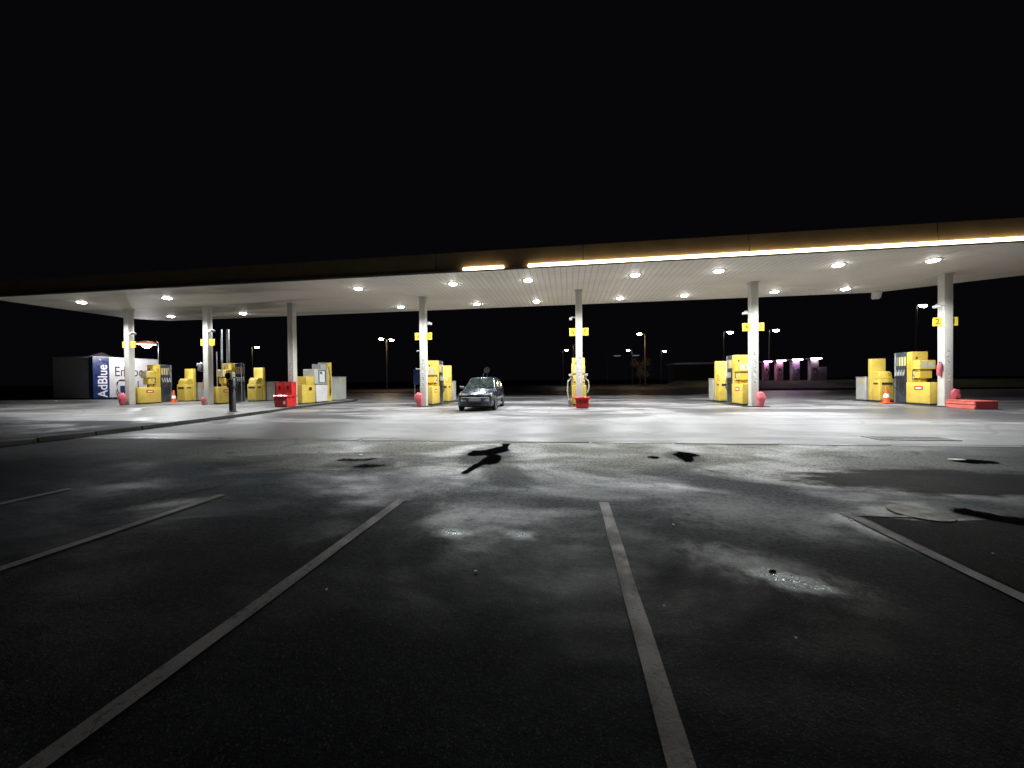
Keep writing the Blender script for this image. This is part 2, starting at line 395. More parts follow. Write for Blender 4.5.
    def done(s, name, mats, parent=None, loc=None):
        me = bpy.data.meshes.new(name); s.bm.to_mesh(me); s.bm.free()
        for m in (mats if isinstance(mats, (list, tuple)) else [mats]): me.materials.append(M[m])
        try: me.set_sharp_from_angle(angle=R(38))
        except Exception: pass
        o = bpy.data.objects.new(name, me); COL.objects.link(o)
        if parent: o.parent = parent
        if loc: o.location = loc
        return o

def tag(o, label, cat, group=None):
    o['label'] = label; o['category'] = cat
    if group: o['group'] = group
    return o
def thing(name, label, cat, loc=(0, 0, 0), rz=0.0, group=None):
    o = bpy.data.objects.new(name, None); o.empty_display_size = .2; COL.objects.link(o)
    o.location = loc; o.rotation_euler = (0, 0, rz)
    return tag(o, label, cat, group)
def struct(o): o['kind'] = 'structure'; return o
def kids(o): return [c for c in bpy.data.objects if c.parent == o]
def dup(o, loc=None, label=None, group=None, rz=None, parent=None):
    c = o.copy(); COL.objects.link(c)
    if parent is not None: c.parent = parent
    if loc is not None: c.location = loc
    if rz is not None: c.rotation_euler = (0, 0, rz)
    if label: c['label'] = label
    if group: c['group'] = group
    for k in kids(o): dup(k, parent=c)
    return c
def text(name, s, size, matname, parent, mtx, bold=0.0, ext=.004, sx=1.0):
    cu = bpy.data.curves.new(name, 'FONT'); cu.body = s; cu.size = size; cu.extrude = ext; cu.offset = bold
    cu.align_x = 'CENTER'; cu.align_y = 'CENTER'
    t = bpy.data.objects.new('tmp', cu); COL.objects.link(t)
    dg = bpy.context.evaluated_depsgraph_get(); me = bpy.data.meshes.new_from_object(t.evaluated_get(dg))
    bpy.data.objects.remove(t); bpy.data.curves.remove(cu)
    me.name = name; me.materials.clear(); me.materials.append(M[matname])
    me.transform(mtx @ Matrix.Diagonal((sx, 1, 1, 1)))
    o = bpy.data.objects.new(name, me); COL.objects.link(o); o.parent = parent
    return o

# ------------------------------------------------------------------ ground
def ground():
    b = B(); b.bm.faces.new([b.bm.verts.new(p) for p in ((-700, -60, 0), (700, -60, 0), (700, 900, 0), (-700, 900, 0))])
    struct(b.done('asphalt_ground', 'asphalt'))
    gut = lambda x: 8.17 + .026*x
    fr = lambda x: 11.45 + .050*x
    xs = [-14 + i*2.9 for i in range(22)]
    def strip(name, f0, f1, z, m, x0=-14.0, x1=47.0):
        b = B(); b.sheet([(x0, f0(x0)), (x1, f0(x1)), (x1, f1(x1)), (x0, f1(x0))], z); return struct(b.done(name, m))
    # stone gutter between asphalt and apron: separate stones with open joints
    b = B(); x = -12.2
    while x < 46:
        L = random.uniform(1.6, 2.3); g = .03
        y0, y1 = gut(x), gut(x+L)
        dz = random.uniform(.006, .014)
        b.prism([(x+g, y0-.11), (x+L-g, y1-.11), (x+L-g, y1+.03), (x+g, y0+.03)], .002, dz)
        x += L
    struct(b.done('gutter_stones', 'gutter'))
    strip('concrete_apron', lambda x: gut(x)+.10, fr, .004, 'apron')
    b = B(); b.sheet([(-14, fr(-14)), (47, fr(47)), (47, 43), (20, 41), (9, 31.4), (-6, 32.6), (-13, 36), (-19, 39.5), (-30, 40), (-30, 12)], .005)
    struct(b.done('forecourt_slab', 'forecourt'))
    # raised pavement left of the car lanes, with its stone kerb
    edge = [(-12.25, -2), (-12.25, 7), (-12.3, 9.2), (-12.55, 11.3), (-12.9, 13.6), (-13.3, 15.6), (-13.85, 17.6), (-14.0, 20), (-14.15, 23.2), (-14.6, 24.4), (-15.6, 25.0)]
    pts = edge+[(-70, 25.0), (-70, -2)]
    b = B(); b.prism(pts, .0, .094); o = b.done('raised_pavement', 'pavement'); struct(o)
    b = B(); b.sheet([(-12.45, -2), (-12.45, 7), (-12.5, 9.2), (-12.7, 10.7), (-40, 10.2), (-70, 13), (-70, -2)], .098); struct(b.done('side_path', 'sidepath'))
    b = B()
    for (p, q) in zip(edge, edge[1:]):
        v = Vector((q[0]-p[0], q[1]-p[1])); n = max(1, round(v.length/1.0))
        for i in range(n):
            a = Vector(p)+v*(i/n); c = Vector(p)+v*((i+1)/n); d = v.normalized()*.008; nn = Vector((v.y, -v.x)).normalized()
            j = random.uniform(-.006, .006)
            A, C = a+d, c-d
            b.prism([tuple(A-nn*.12), tuple(C-nn*.12), tuple(C+nn*.025), tuple(A+nn*.025)], .003, .112+j, .012)
    struct(b.done('kerb', 'kerb'))
    # kerb and grass bank at the back right
    b = B(); x = 19
    while x < 75:
        b.box(x, x+1.98, 44.0, 44.22, 0, .15, .015); x += 2
    struct(b.done('back_kerb', 'kerb'))
    b = B()
    ys = [44.22, 46, 48, 50, 51.2, 60, 80]; zs = [.1, .3, .55, .8, .9, .9, .9]; X = [19+i*3 for i in range(24)]
    G = [[b.bm.verts.new((x, y, max(0, z*(1 if 0 < i else .0)+random.uniform(-.03, .03)))) for y, z in zip(ys, zs)] for i, x in enumerate(X)]
    for i in range(len(X)-1):
        for j in range(len(ys)-1):
            f = b.bm.faces.new((G[i][j], G[i+1][j], G[i+1][j+1], G[i][j+1])); f.smooth = True
    struct(b.done('grass_bank', 'grass'))
    # newer asphalt patch at right of the last bay line
    b = B(); b.sheet([(2.79, .2), (9, .2), (9, 4.02), (5.0, 4.05), (3.9, 4.10), (3.3, 3.98), (2.79, 4.06)], .003); struct(b.done('asphalt_patch', 'patch'))
    # painted bay lines
    for x, y0, y1 in ((-6.37, -3, 3.93), (-4.12, -3, 3.93), (-1.87, -3, 4.01), (.38, -3, 4.17), (2.705, -3, 4.14)):
        b = B(); w = .05; n = 24; L, Rr = [], []
        for i in range(n+1):
            y = y0+(y1-y0)*i/n
            L.append((x-w+random.uniform(-.004, .004), y)); Rr.append((x+w+random.uniform(-.004, .004), y))
        for i in range(n): b.sheet([L[i], Rr[i], Rr[i+1], L[i+1]], .0075)
        if x > 2.5: b.sheet([(2.76, 4.05), (3.3, 4.06), (3.3, 4.11), (2.76, 4.12)], .0075)
        struct(b.done('bay_line', 'line'))
    # faint long line in front of the gutter at left, and short arrow ticks
    b = B(); b.sheet([(-12.2, 7.62), (-3.4, 7.86), (-3.4, 7.93), (-12.2, 7.69)], .006)
    for x in (-4.9, -4.3): b.sheet([(x-.18, 7.98), (x-.08, 7.98), (x+.22, 8.62), (x+.12, 8.62)], .009)
    struct(b.done('lane_marking', 'line'))
    # standing water
    pud = [[(-1.30, 7.5), (-1.36, 7.74), (-1.21, 7.79), (-1.24, 7.64), (-1.22, 7.43), (-1.14, 7.04), (-1.22, 6.86), (-1.36, 6.68), (-1.19, 6.51), (-1.15, 6.15), (-1.17, 5.97), (-1.24, 5.91), (-1.36, 5.86), (-1.40, 5.64), (-1.42, 5.5), (-1.46, 5.29), (-1.52, 5.28), (-1.49, 5.56), (-1.46, 5.75), (-1.42, 6.05), (-1.41, 6.27), (-1.38, 6.5), (-1.45, 6.63), (-1.62, 6.57), (-1.74, 6.52), (-1.80, 6.64), (-1.78, 6.9), (-1.56, 7.0), (-1.46, 7.18), (-1.37, 7.38)],
           [(1.85, 6.96), (1.93, 7.05), (2.0, 7.18), (2.12, 7.1), (2.25, 6.96), (2.04, 6.78), (2.06, 6.66), (2.03, 6.54), (1.89, 6.38), (1.88, 6.6), (1.87, 6.73)],
           [(3.78, 4.30), (3.86, 4.36), (3.93, 4.35), (4.0, 4.27), (4.08, 4.18), (4.2, 4.12), (4.4, 4.06), (4.38, 3.99), (4.2, 3.99), (4.05, 4.02), (3.93, 4.08), (3.86, 4.18)],
           [(-3.92, 5.89), (-3.88, 6.02), (-3.6, 6.0), (-3.29, 6.12), (-3.31, 6.02), (-3.5, 5.9), (-3.69, 5.86)], [(-3.36, 5.51), (-3.28, 5.66), (-2.93, 5.64), (-2.95, 5.56), (-3.15, 5.43)],
           [(6.01, 6.87), (6.12, 6.95), (6.25, 6.97), (6.55, 6.86), (6.5, 6.78), (6.25, 6.75), (6.09, 6.72)], [(1.36, 6.66), (1.42, 6.74), (1.50, 6.70), (1.48, 6.62)]]
    rnd = random.Random(5)
    for P_ in pud:
        out = []; n = len(P_)
        for k in range(n):                                   # ragged water line
            a, c = Vector(P_[k]), Vector(P_[(k+1) % n])
            for f in (0, .33, .66):
                q = a.lerp(c, f); out.append((q.x+rnd.uniform(-.014, .014), q.y+rnd.uniform(-.03, .03)))
        # shallow margin round the pool: the water thins out over the stones
        area = sum(out[k][0]*out[(k+1) % len(out)][1]-out[(k+1) % len(out)][0]*out[k][1] for k in range(len(out)))
        sg = 1 if area > 0 else -1; ring = []
        for k in range(len(out)):
            a, c = Vector(out[k-1]), Vector(out[(k+1) % len(out)]); d = (c-a); d = d.normalized() if d.length > 1e-6 else Vector((1, 0))
            ring.append((out[k][0]+sg*d.y*.06, out[k][1]-sg*d.x*.11))
        b = B(); bm = b.bm; lay = bm.verts.layers.float.new('depth')
        vi = [bm.verts.new((x, y, .0085)) for x, y in out]; vo = [bm.verts.new((x, y, .0080)) for x, y in ring]
        for v in vi: v[lay] = .62 if P_[0][0] < -3 else 1.0
        bm.faces.new(vi)
        for k in range(len(vi)): bm.faces.new((vi[k], vi[(k+1) % len(vi)], vo[(k+1) % len(vi)], vo[k]))
        for f in bm.faces:
            f.normal_update()
            if f.normal.z < 0: f.normal_flip()
        struct(b.done('puddle_water', 'water'))
    # iron work
    t = thing('drain_grate', 'dark slotted drain grate set in the apron at the right', 'drain grate', (7.25, 9.2, .004))
    b = B(); b.box(-.75, .75, -.26, -.20, 0, .014); b.box(-.75, .75, .20, .26, 0, .014); b.box(-.75, -.69, -.20, .20, 0, .014); b.box(.69, .75, -.20, .20, 0, .014); b.done('frame', 'paving_iron', t)
    b = B()
    for i in range(22): b.box(-.66+i*.062, -.63+i*.062, -.20, .20, 0, .012)
    b.done('grate', 'paving_iron', t)
    t = thing('manhole_cover', 'round brownish manhole cover by the corner of the right bay line', 'manhole cover', (3.42, 4.22, .004))
    b = B(); b.lathe([(.20, 0), (.24, 0), (.24, .006), (.20, .006)], 32); b.done('rim', 'paving_iron', t)
    b = B(); b.lathe([(.198, 0), (.198, .005), (0, .005)], 32); b.done('lid', 'lid', t)
    b = B(); b.lathe([(.008, 0), (.018, .003), (.017, .009), (.007, .013), (0, .013)], 9, sq=(1.3, .8)); tag(b.done('stone', 'black', loc=(1.40, 2.83, 0)), 'small dark stone lying in the glistening wet patch', 'stone')
    rnd = random.Random(3); first = None
    for x, y in ((-3.1, 6.0), (.95, 3.6), (.55, 2.3), (-.65, 2.55), (1.15, 2.1), (2.35, 6.75), (-1.55, 2.2), (3.15, 3.3), (-.2, 5.2), (6.15, 6.95)):
        if first is None:
            b = B(); b.prism([(-.022, -.012), (.02, -.016), (.026, .008), (.0, .018), (-.02, .01)], 0, .005, .001); o = first = b.done('litter', 'letter')
            tag(o, 'tiny pale scrap of litter on the asphalt', 'litter', 'scraps of litter on the asphalt')
        else: o = dup(first)
        o.location = (x, y, .009); o.rotation_euler = (0, 0, rnd.uniform(0, 6)); s = rnd.uniform(.3, .6); o.scale = (s, s, 1)
    o.scale = (5, 3, 1); COL.objects[-1]['label'] = 'pale flat scrap beside the puddle below the drain grate'; del o['group']
    first.location = (-3.75, 6.35, .009); first.scale = (1.6, 2.2, 1); first['label'] = 'pale scrap of litter left of the large black puddle'; del first['group']
ground()

# ------------------------------------------------------------------ canopy
H = 5.78; FY = 14.93; BY = 22.7
PX = [-26.10, -20.66, -15.23, -7.53, .575, 8.58, 16.31]; PY = 18.96
def canopy():
    t = thing('canopy', 'huge flat forecourt canopy with pale ribbed underside and golden brown front edge', 'canopy', (0, 0, 0))
    out = [(-29.3, FY), (27.5, FY), (27.5, 15.0), (16.1, BY-.25), (-27.8, BY), (-29.3, 21.4)]
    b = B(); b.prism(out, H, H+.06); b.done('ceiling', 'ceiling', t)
    b = B(); b.prism([(x*.999, y+.22 if y < 16 else y-.04) for x, y in out], H+.06, 6.55); b.done('roof', 'roof', t)
    # front fascia leans out towards the top, in sheets
    b = B(); x = -29.35
    while x < 27.5:
        w = min(5.98, 27.5-x); b.prism_yz([(FY-.014, H+.025), (FY+.05, 6.62), (FY+.14, 6.62), (FY+.03, H+.025)], x+.006, x+w-.006); x += 6
    b.done('fascia', 'fascia', t)
    b = B(); b.prism([(-29.36, FY-.05), (-29.30, FY-.05), (-29.30, 21.4), (-27.8, BY), (16.1, BY-.25), (27.5, 15.0), (27.56, 15.04), (16.12, BY-.19), (-27.82, BY+.06), (-29.36, 21.43)], H+.002, 6.62); b.done('rear_fascia', 'dark_trim', t)
    b = B(); b.box(-29.3, 27.5, FY-.09, FY-.002, H+.002, H+.022, .004); b.done('edge_trim', 'dark_trim', t)
    b = B(); b.box(-29.2, -4.20, FY-.08, FY-.03, H+.025, H+.075, .006); b.box(-2.47, -1.55, FY-.08, FY-.03, H+.025, H+.075, .006); b.done('unlit_strip', 'strip_off', t)
    for (x0, x1, lab) in ((-4.18, -2.49, 'short glowing light strip on the canopy front edge above the dark car'), (-1.52, 27.4, 'long glowing light strip along the right of the canopy front edge')):
        s = thing('light_strip', lab, 'light strip', ((x0+x1)/2, FY-.045, H+.022)); hw = (x1-x0)/2
        b = B(); b.box(-hw, hw, -.04, .022, .002, .02, .004); b.done('housing', 'offwhite', s)
        b = B(); b.box(-hw+.01, hw-.01, -.05, .020, .022, .145, .012); b.done('lens', 'strip', s)
canopy()
def lights():
    xs = [-25.82, -20.43, -9.80, -5.15, -1.70, 2.87, 6.20, 10.60, 13.86]
    where = ['over the island nearest the container', 'over the dark meter post island', 'left of the pillar beside the car', 'over the front of the dark car', 'right of the dark car', 'right of the middle pillar', 'left of the sixth pillar', 'right of the sixth pillar', 'nearest the rightmost pillar']
    p = thing('canopy_light', '', 'ceiling light', group='round lights under the canopy')
    b = B(); b.lathe([(.175, 0), (.26, 0), (.26, -.012), (.23, -.022), (.175, -.022)], 24); b.done('bezel', 'white', p)
    b = B(); b.lathe([(.175, -.01), (.175, -.032), (.15, -.056), (.09, -.072), (.0, -.076)], 24); b.done('lens', 'led', p)
    L = bpy.data.lights.new('downlight', 'SPOT'); L.energy = 1150; L.color = (.95, .985, 1.0); L.spot_size = R(152); L.spot_blend = .38; L.shadow_soft_size = .14
    lo = bpy.data.objects.new('downlight', L); COL.objects.link(lo); lo.parent = p; lo.location = (0, 0, -.25)
    first = True
    for row, y in (('front', 16.58), ('back', 21.17)):
        for x, w in zip(xs, where):
            o = p if first else dup(p); first = False
            o.location = (x, y, H-.001); o['label'] = f'round glowing canopy light in the {row} row, {w}'
lights()

# ------------------------------------------------------------------ pillars
def pillars():
    names = ['nearest the white container', 'behind the dark meter post', 'behind the red slotted bins', 'beside the dark car', 'rising from behind the small red tub', 'in front of the violet lit machines', 'behind the long low red box']
    ztop = H
    for i, (x, nm) in enumerate(zip(PX, names)):
        z0 = .094 if i < 3 else .03
        col = thing('pillar', f'cream square canopy pillar {nm}', 'pillar', (x, PY, z0), group='canopy pillars')
        b = B(); b.box(-.16, .16, -.16, .16, 0, ztop-z0-.001, .014, seg=2); b.done('shaft', 'pillar', col)
        b = B(); b.box(-.18, .18, -.18, .18, 0, .04, .01); b.done('foot_plate', 'grey', col)
        b = B(); b.box(-.21, .21, -.21, .21, ztop-z0-.03, ztop-z0-.002, .008); b.done('collar', 'pillar', col)
        # number plates stick out either side
        digs = {3: ('8', '7'), 4: ('6', '5'), 5: ('4', '3'), 6: ('2', '1')}.get(i)
        if i != 2:
            for k, sx in enumerate((-1, 1)):
                x0, x1 = .145, .465
                if sx < 0: x0, x1 = -x1, -x0
                b = B(); b.box(x0, x1, -.022, .022, 3.52-z0, 3.90-z0, .006); pl = b.done('number_plate', 'plate', col)
                if digs: text('digit', digs[k], .32, 'digit', pl, Matrix.Translation((sx*.315, -.024, 3.71-z0)) @ Matrix.Rotation(R(90), 4, 'X'), .006, .002)
        # small security camera on an arm
        if i != 2:
            s = 1 if i < 4 else -1
            b = B(); b.tube([(s*.155, 0, 4.42-z0), (s*.34, 0, 4.46-z0), (s*.40, -.02, 4.40-z0)], .03); b.prism_yz([(-.30, 4.28-z0), (.05, 4.30-z0), (.05, 4.42-z0), (-.26, 4.40-z0)], s*.40-.07, s*.40+.07, .02)
            b.done('camera', 'white', col)
        # safety pictogram stickers, column of faded signs on the street faces
        rnd = random.Random(10+i)
        if i >= 2:
            for face in (('front', 'side') if i > 2 else ('front',)):
                b = B(); zz = 2.35
                gl = []
                for k in range(6 if face == 'front' else 5):
                    hh = rnd.uniform(.13, .22); ww = rnd.uniform(.12, .17)
                    if rnd.random() < .88:
                        u = rnd.uniform(-.03, .03)
                        gl.append((u, zz, ww, hh))
                    zz -= hh+rnd.uniform(.03, .12)
                for (u, z, ww, hh) in gl:
                    for mi, d, rects in ((0, .002, [(-.5, .5, 0, 1)]), (1, .004, [(-.35, .1, .55, .85), (-.1, .38, .15, .45), (-.4, -.22, .12, .4), (.2, .36, .6, .8)])):
                        b.mi = mi
                        for a, c, e, f in rects:
                            if mi and rnd.random() < .2: continue
                            if face == 'front': b.box(u+a*ww, u+c*ww, -.1605-d, -.158, z+e*hh-z0, z+f*hh-z0)
                            else:
                                s = -1 if x > 0 else 1
                                xa, xb = sorted((s*(.1605+d), s*.158)); b.box(xa, xb, u+a*ww, u+c*ww, z+e*hh-z0, z+f*hh-z0)
                b.done('safety_sticker', ['sticker', 'glyph'], col)
        # side bracket on the pillar beside the car
        if i == 3:
            b = B(); b.tube([(-.15, -.05, 2.9), (-.34, -.05, 2.92), (-.36, -.05, 2.86)], .02); b.tube([(-.15, -.1, 1.96), (-.36, -.1, 1.94), (-.40, -.1, 2.0)], .025); b.done('hook_bracket', 'offwhite', col)
pillars()
# rain hopper hanging at the rear edge of the canopy
t = thing('floodlight', 'white hooded floodlight hanging under the rear edge of the canopy', 'floodlight', (13.7, 18.9, H))
t.location = (16.0, 22.2, H); t.scale = (.62, .62, .8)
b = B(); b.prism_yz([(-.30, -.02), (.20, -.02), (.26, -.40), (.10, -.50), (-.12, -.42)], -.26, .26, .03); b.done('hood', 'white', t)
b = B(); b.box(-.04, .04, -.04, .04, -.06, 0); b.done('bracket', 'steel', t)

# ------------------------------------------------------------------ islands
PLACE = ['nearest the white container', 'behind the dark meter post', 'with the red slotted bins', 'beside the dark car', 'behind the small red tub', 'before the violet lit machines', 'with the long low red box']
def slabs():
    b0 = None
    for i in (3, 4, 5, 6):
        x = PX[i]
        pts = [(-.52, -.42), (.52, -.42), (.55, -.3), (.55, 4.45)]+[(.55*math.cos(a), 4.45+.5*math.sin(a)) for a in [R(15*k) for k in range(1, 12)]]+[(-.55, 4.45), (-.55, -.3)]
        if b0 is None:
            b = B(); b.prism(pts, 0, .03, .006); b0 = b.done('island_slab', 'kerb'); o = b0
        else: o = b0.copy(); COL.objects.link(o)
        o.location = (x, PY, .0); struct(o)
slabs()
def make_pump():
    t = thing('fuel_pump', '', 'fuel pump', group='yellow fuel pumps')
    # local: +y away from the pillar; origin at pillar centre
    W = .325
    b = B(); b.box(-W-.02, W+.02, .20, 1.34, .0, .07); b.done('plinth', 'black', t)
    b = B(); b.box(-W-.03, W+.03, .18, 1.36, .07, 1.03, .025, seg=2)
    bs = b.done('base', 'yellow', t)
    for s in (-1, 1):
        b = B(); xa, xb = sorted((s*(W+.026), s*(W+.036))); b.box(xa, xb, .50, .92, .68, .86, .004); b.mi = 1
        xa, xb = sorted((s*(W+.034), s*(W+.040))); b.box(xa, xb, .57, .85, .735, .80); b.done('badge', ['red', 'letter'], bs)
    b = B(); b.box(-W, W, 1.08, 1.36, 1.035, 2.46, .02, seg=2)
    hd = b.done('head', 'yellow', t)
    for s in (-1, 1):
        b = B(); xa, xb = sorted((s*.09, s*.31)); b.box(xa, xb, 1.068, 1.09, 1.16, 1.60, .004)
        b.mi = 1; xa, xb = sorted((s*.20, s*.28)); b.box(xa, xb, 1.058, 1.07, 1.34, 1.55, .003); xa, xb = sorted((s*.26, s*.30)); b.box(xa, xb, 1.058, 1.07, 1.2, 1.3, .003); b.done('card_terminal', ['black', 'letter'], hd)
        b = B(); xa, xb = sorted((s*(W-.01), s*(W+.006))); b.box(xa, xb, 1.13, 1.31, 1.3, 2.2, .003); b.done('side_panel', 'yellow_dark', hd)
    b = B(); b.box(-.17, -.10, 1.07, 1.085, 2.12, 2.22, .003); b.done('keypad', 'charcoal', hd)
    b = B(); b.box(-W, W, .70, 1.078, 1.62, 2.04, .018); dp = b.done('display_box', 'yellow', t)
    b = B(); b.box(-.24, -.04, .69, .705, 1.68, 1.97, .004); b.box(.04, .24, .69, .705, 1.68, 1.97, .004); b.box(-.04, .04, .69, .705, 1.93, 1.97); b.done('display', 'offwhite', dp)
    b = B(); b.box(-.25, .25, .78, 1.078, 1.21, 1.605, .018); b.done('lower_display_box', 'yellow', t)
    b = B(); b.box(-.12, .12, .9, 1.078, 1.032, 1.208); b.done('neck', 'yellow_dark', t)
    # nozzle cabinet
    b = B(); b.box(-W+.01, W-.01, 1.372, 2.02, .05, 2.46, .012)
    nc = b.done('nozzle_cabinet', 'charcoal', t)
    b = B(); b.box(-W, W, 1.985, 2.05, .05, 2.44, .006); nc2 = b.done('end_panel', 'steel', t)
    for s in (-1, 1):
        for k in range(4):
            y = 1.46+k*.145
            b = B(); xa, xb = sorted((s*(W-.012), s*(W-.002))); b.box(xa, xb, y-.05, y+.05, 1.82, 2.24, .003); b.done('grade_panel', ['yellow', 'offwhite', 'yellow', 'steel'][k], nc)
            b = B(); X = s*(W+.03)
            b.tube([(X, y+.05, 1.33), (X, y+.02, 1.43), (X, y-.01, 1.50), (X+s*.05, y-.06, 1.60)], [.03, .034, .028, .018], 6)
            b.tube([(X, y+.05, 1.36), (X+s*.07, y+.0, 1.40), (X+s*.06, y-.03, 1.52)], .012, 5)
            b.done('nozzle', 'offwhite' if k != 2 else 'white', nc)
            b = B(); lo = .35+.12*k
            b.tube([(X, y+.05, 1.34), (X+s*.06, y+.05, 1.05), (X+s*.08, y+.04, lo+.15), (X+s*.03, y+.0, lo), (X, y-.05, lo+.15), (X-s*.02, y-.05, 1.1), (X-s*.03, y-.05, 1.75)], .016, 6)
            b.done('hose', 'rubber', nc)
    return t
def make_service():
    t = thing('service_cabinet', '', 'cabinet', group='yellow service cabinets')
    W = .33
    b = B(); b.box(-W+.01, W-.01, 2.93, 3.62, 0, .06); b.done('plinth', 'black', t)
    b = B(); b.box(-W, W, 2.90, 3.44, .06, 1.17, .03, seg=2); b.done('waste_block', 'yellow', t)
    b = B(); b.prism_yz([(2.96, 1.172), (3.44, 1.172), (3.44, 1.58), (3.12, 1.58), (3.0, 1.47)], -W+.03, W-.03, .025); b.done('block_hood', 'yellow', t)
    b = B(); b.box(-W-.01, W+.01, 3.445, 3.66, .06, 2.26, .02, seg=2); b.done('tall_panel', 'yellow', t)
    b = B(); b.box(-.24, .24, 2.888, 2.91, .88, 1.0, .004); b.done('slot', 'black', t)
    b = B(); b.box(-.28, .28, 2.89, 2.905, .14, .80, .004); b.done('door', 'yellow', t)
    for s in (-1, 1):
        b = B(); xa, xb = sorted((s*(W-.005), s*(W+.006))); b.box(xa, xb, 3.02, 3.32, .90, .99, .003); b.done('notice', 'charcoal', t)
    return t
def make_grey():
    t = thing('utility_cabinet', '', 'cabinet', group='grey utility cabinets')
    b = B(); b.box(-.31, .31, 3.85, 4.48, 0, .05); b.done('plinth', 'charcoal', t)
    b = B(); b.box(-.34, .34, 3.82, 4.52, .05, 1.27, .015); b.box(-.36, .36, 3.80, 4.54, 1.27, 1.30, .008); b.done('body', 'grey', t)
    for s in (-1, 1):
        b = B(); xa, xb = sorted((s*.335, s*.346)); b.box(xa, xb, 3.88, 4.46, .12, 1.2, .003); d = b.done('door', 'grey', t)
        b = B(); xa, xb = sorted((s*.344, s*.352)); b.box(xa, xb, 3.92, 4.14, .98, 1.10, .002); b.done('label_plate', 'yellow_dark', d)
    return t
P, S, G = make_pump(), make_service(), make_grey()
for n, i in enumerate((0, 1, 3, 4, 5, 6)):
    loc = (PX[i], PY+.10, .094 if i < 3 else .03)
    for proto, nm in ((P, 'yellow fuel pump with dark nozzle bank on the island'), (S, 'yellow service cabinet with dark slot on the island'), (G, 'grey utility cabinet on the island')):
        o = proto if n == 0 else dup(proto)
        o.location = loc; o['label'] = f'{nm} {PLACE[i]}'
# third island has other machines
def island3():
    x = PX[2]; z = .094
    t = thing('service_cabinet', 'plain yellow stepped cabinet right of the pillar behind the red slotted bins', 'cabinet', (x, PY, z))
    b = B(); b.box(-.34, .34, .27, 1.35, 0, .05); b.done('plinth', 'black', t)
    b = B(); b.box(-.37, .37, .25, 1.37, .05, 1.12, .03, seg=2); b.done('base', 'yellow', t)
    b = B(); b.box(-.34, .34, .62, 1.37, 1.125, 1.58, .03, seg=2); b.done('top_block', 'yellow', t)
    b = B(); b.box(.365, .376, .82, 1.06, .76, .96, .003); b.done('slot', 'black', t)
    t = thing('fuel_pump', 'white fuel pump with a grey head between yellow units behind the red bins', 'fuel pump', (x, PY, z))
    b = B(); b.box(-.36, .36, 1.47, 2.5, 0, .06); b.done('plinth', 'black', t)
    b = B(); b.box(-.38, .38, 1.45, 2.52, .06, 1.08, .02); b.done('base', 'white', t)
    b = B(); b.box(-.33, .33, 1.5, 2.42, 1.08, 1.14); b.done('neck', 'charcoal', t)
    b = B(); b.box(-.38, .38, 1.32, 2.5, 1.14, 2.02, .02); hd = b.done('head', 'offwhite', t)
    for s in (-1, 1):
        b = B(); xa, xb = sorted((s*.375, s*.388)); b.box(xa, xb, 1.66, 2.40, 1.2, 1.98, .004); b.mi = 1
        xa, xb = sorted((s*.386, s*.396)); b.box(xa, xb, 1.74, 2.26, 1.24, 1.92, .004); b.mi = 0; xa, xb = sorted((s*.394, s*.400)); b.box(xa, xb, 1.78, 1.98, 1.74, 1.88); b.done('display_panel', ['charcoal', 'white'], hd)
    b = B(); b.box(-.30, .30, 2.0, 2.52, 2.025, 2.34, .015); b.done('top_box', 'grey', t)
    t = thing('hose_mast', 'tall narrow yellow hose mast beside the white fuel pump', 'hose mast', (x, PY, z))
    b = B(); b.box(-.30, .30, 2.55, 3.0, 0, 2.46, .02); b.done('mast', 'grey', t)
    b = B(); b.box(.30, .36, 2.56, 2.78, .04, 2.44, .008); b.box(.30, .34, 2.80, 3.0, .04, 2.48, .008); b.done('guide_rail', 'yellow', t)
    b = B(); b.tube([(.38, 2.66, 2.2), (.46, 2.68, 1.6), (.48, 2.7, .7), (.42, 2.72, .4), (.38, 2.76, .8), (.37, 2.76, 1.25)], .02); b.done('hose', 'rubber', t)
    b = B(); b.tube([(.38, 2.78, 1.2), (.40, 2.74, 1.32), (.46, 2.68, 1.42)], [.035, .03, .018]); b.done('nozzle', 'charcoal', t)
    o = dup(G, (x, PY+.05, z), 'tall pale grey utility cabinet beside the yellow hose mast'); o.scale = (1, 1, 1.22)
    # red things in front of the pillar
    for k, nm in ((-1, 'left'), (1, 'right')):
        t = thing('slotted_bin', f'tall red bin with a dark slot, the {nm} one of the pair against the pillar', 'bin', (x-.06+k*.25, PY-.44, z), group='red slotted bins')
        b = B(); b.box(-.235, .235, -.18, .18, 0, 1.26, .02, seg=2); b.done('body', 'red', t)
        b = B(); b.box(-.05, .05, -.188, -.178, .86, 1.08, .003); b.done('slot', 'black', t)
        b = B(); b.box(-.12, .12, -.186, -.178, .62, .68); b.done('notice', 'salmon', t)
        b = B(); b.box(-.245, .245, -.19, .19, 1.262, 1.285, .006); b.done('lid', 'red', t)
    t = thing('grit_bin', 'squat red grit bin with overhanging lid in front of the slotted bins', 'bin', (x+.78, PY-1.55, z), R(-8))
    b = B(); b.box(-.40, .40, -.27, .27, 0, .50, .02, taper=(1.1, 1.1)); b.done('body', 'red', t)
    b = B(); b.box(-.49, .49, -.345, .345, .50, .56, .02); b.prism_yz([(-.32, .56), (.32, .56), (.22, .61), (-.22, .61)], -.45, .45, .01); b.done('lid', 'red', t)
    b = B(); b.box(.22, .34, -.32, -.30, .14, .30, .002); b.done('sticker', 'letter', t)
island3()

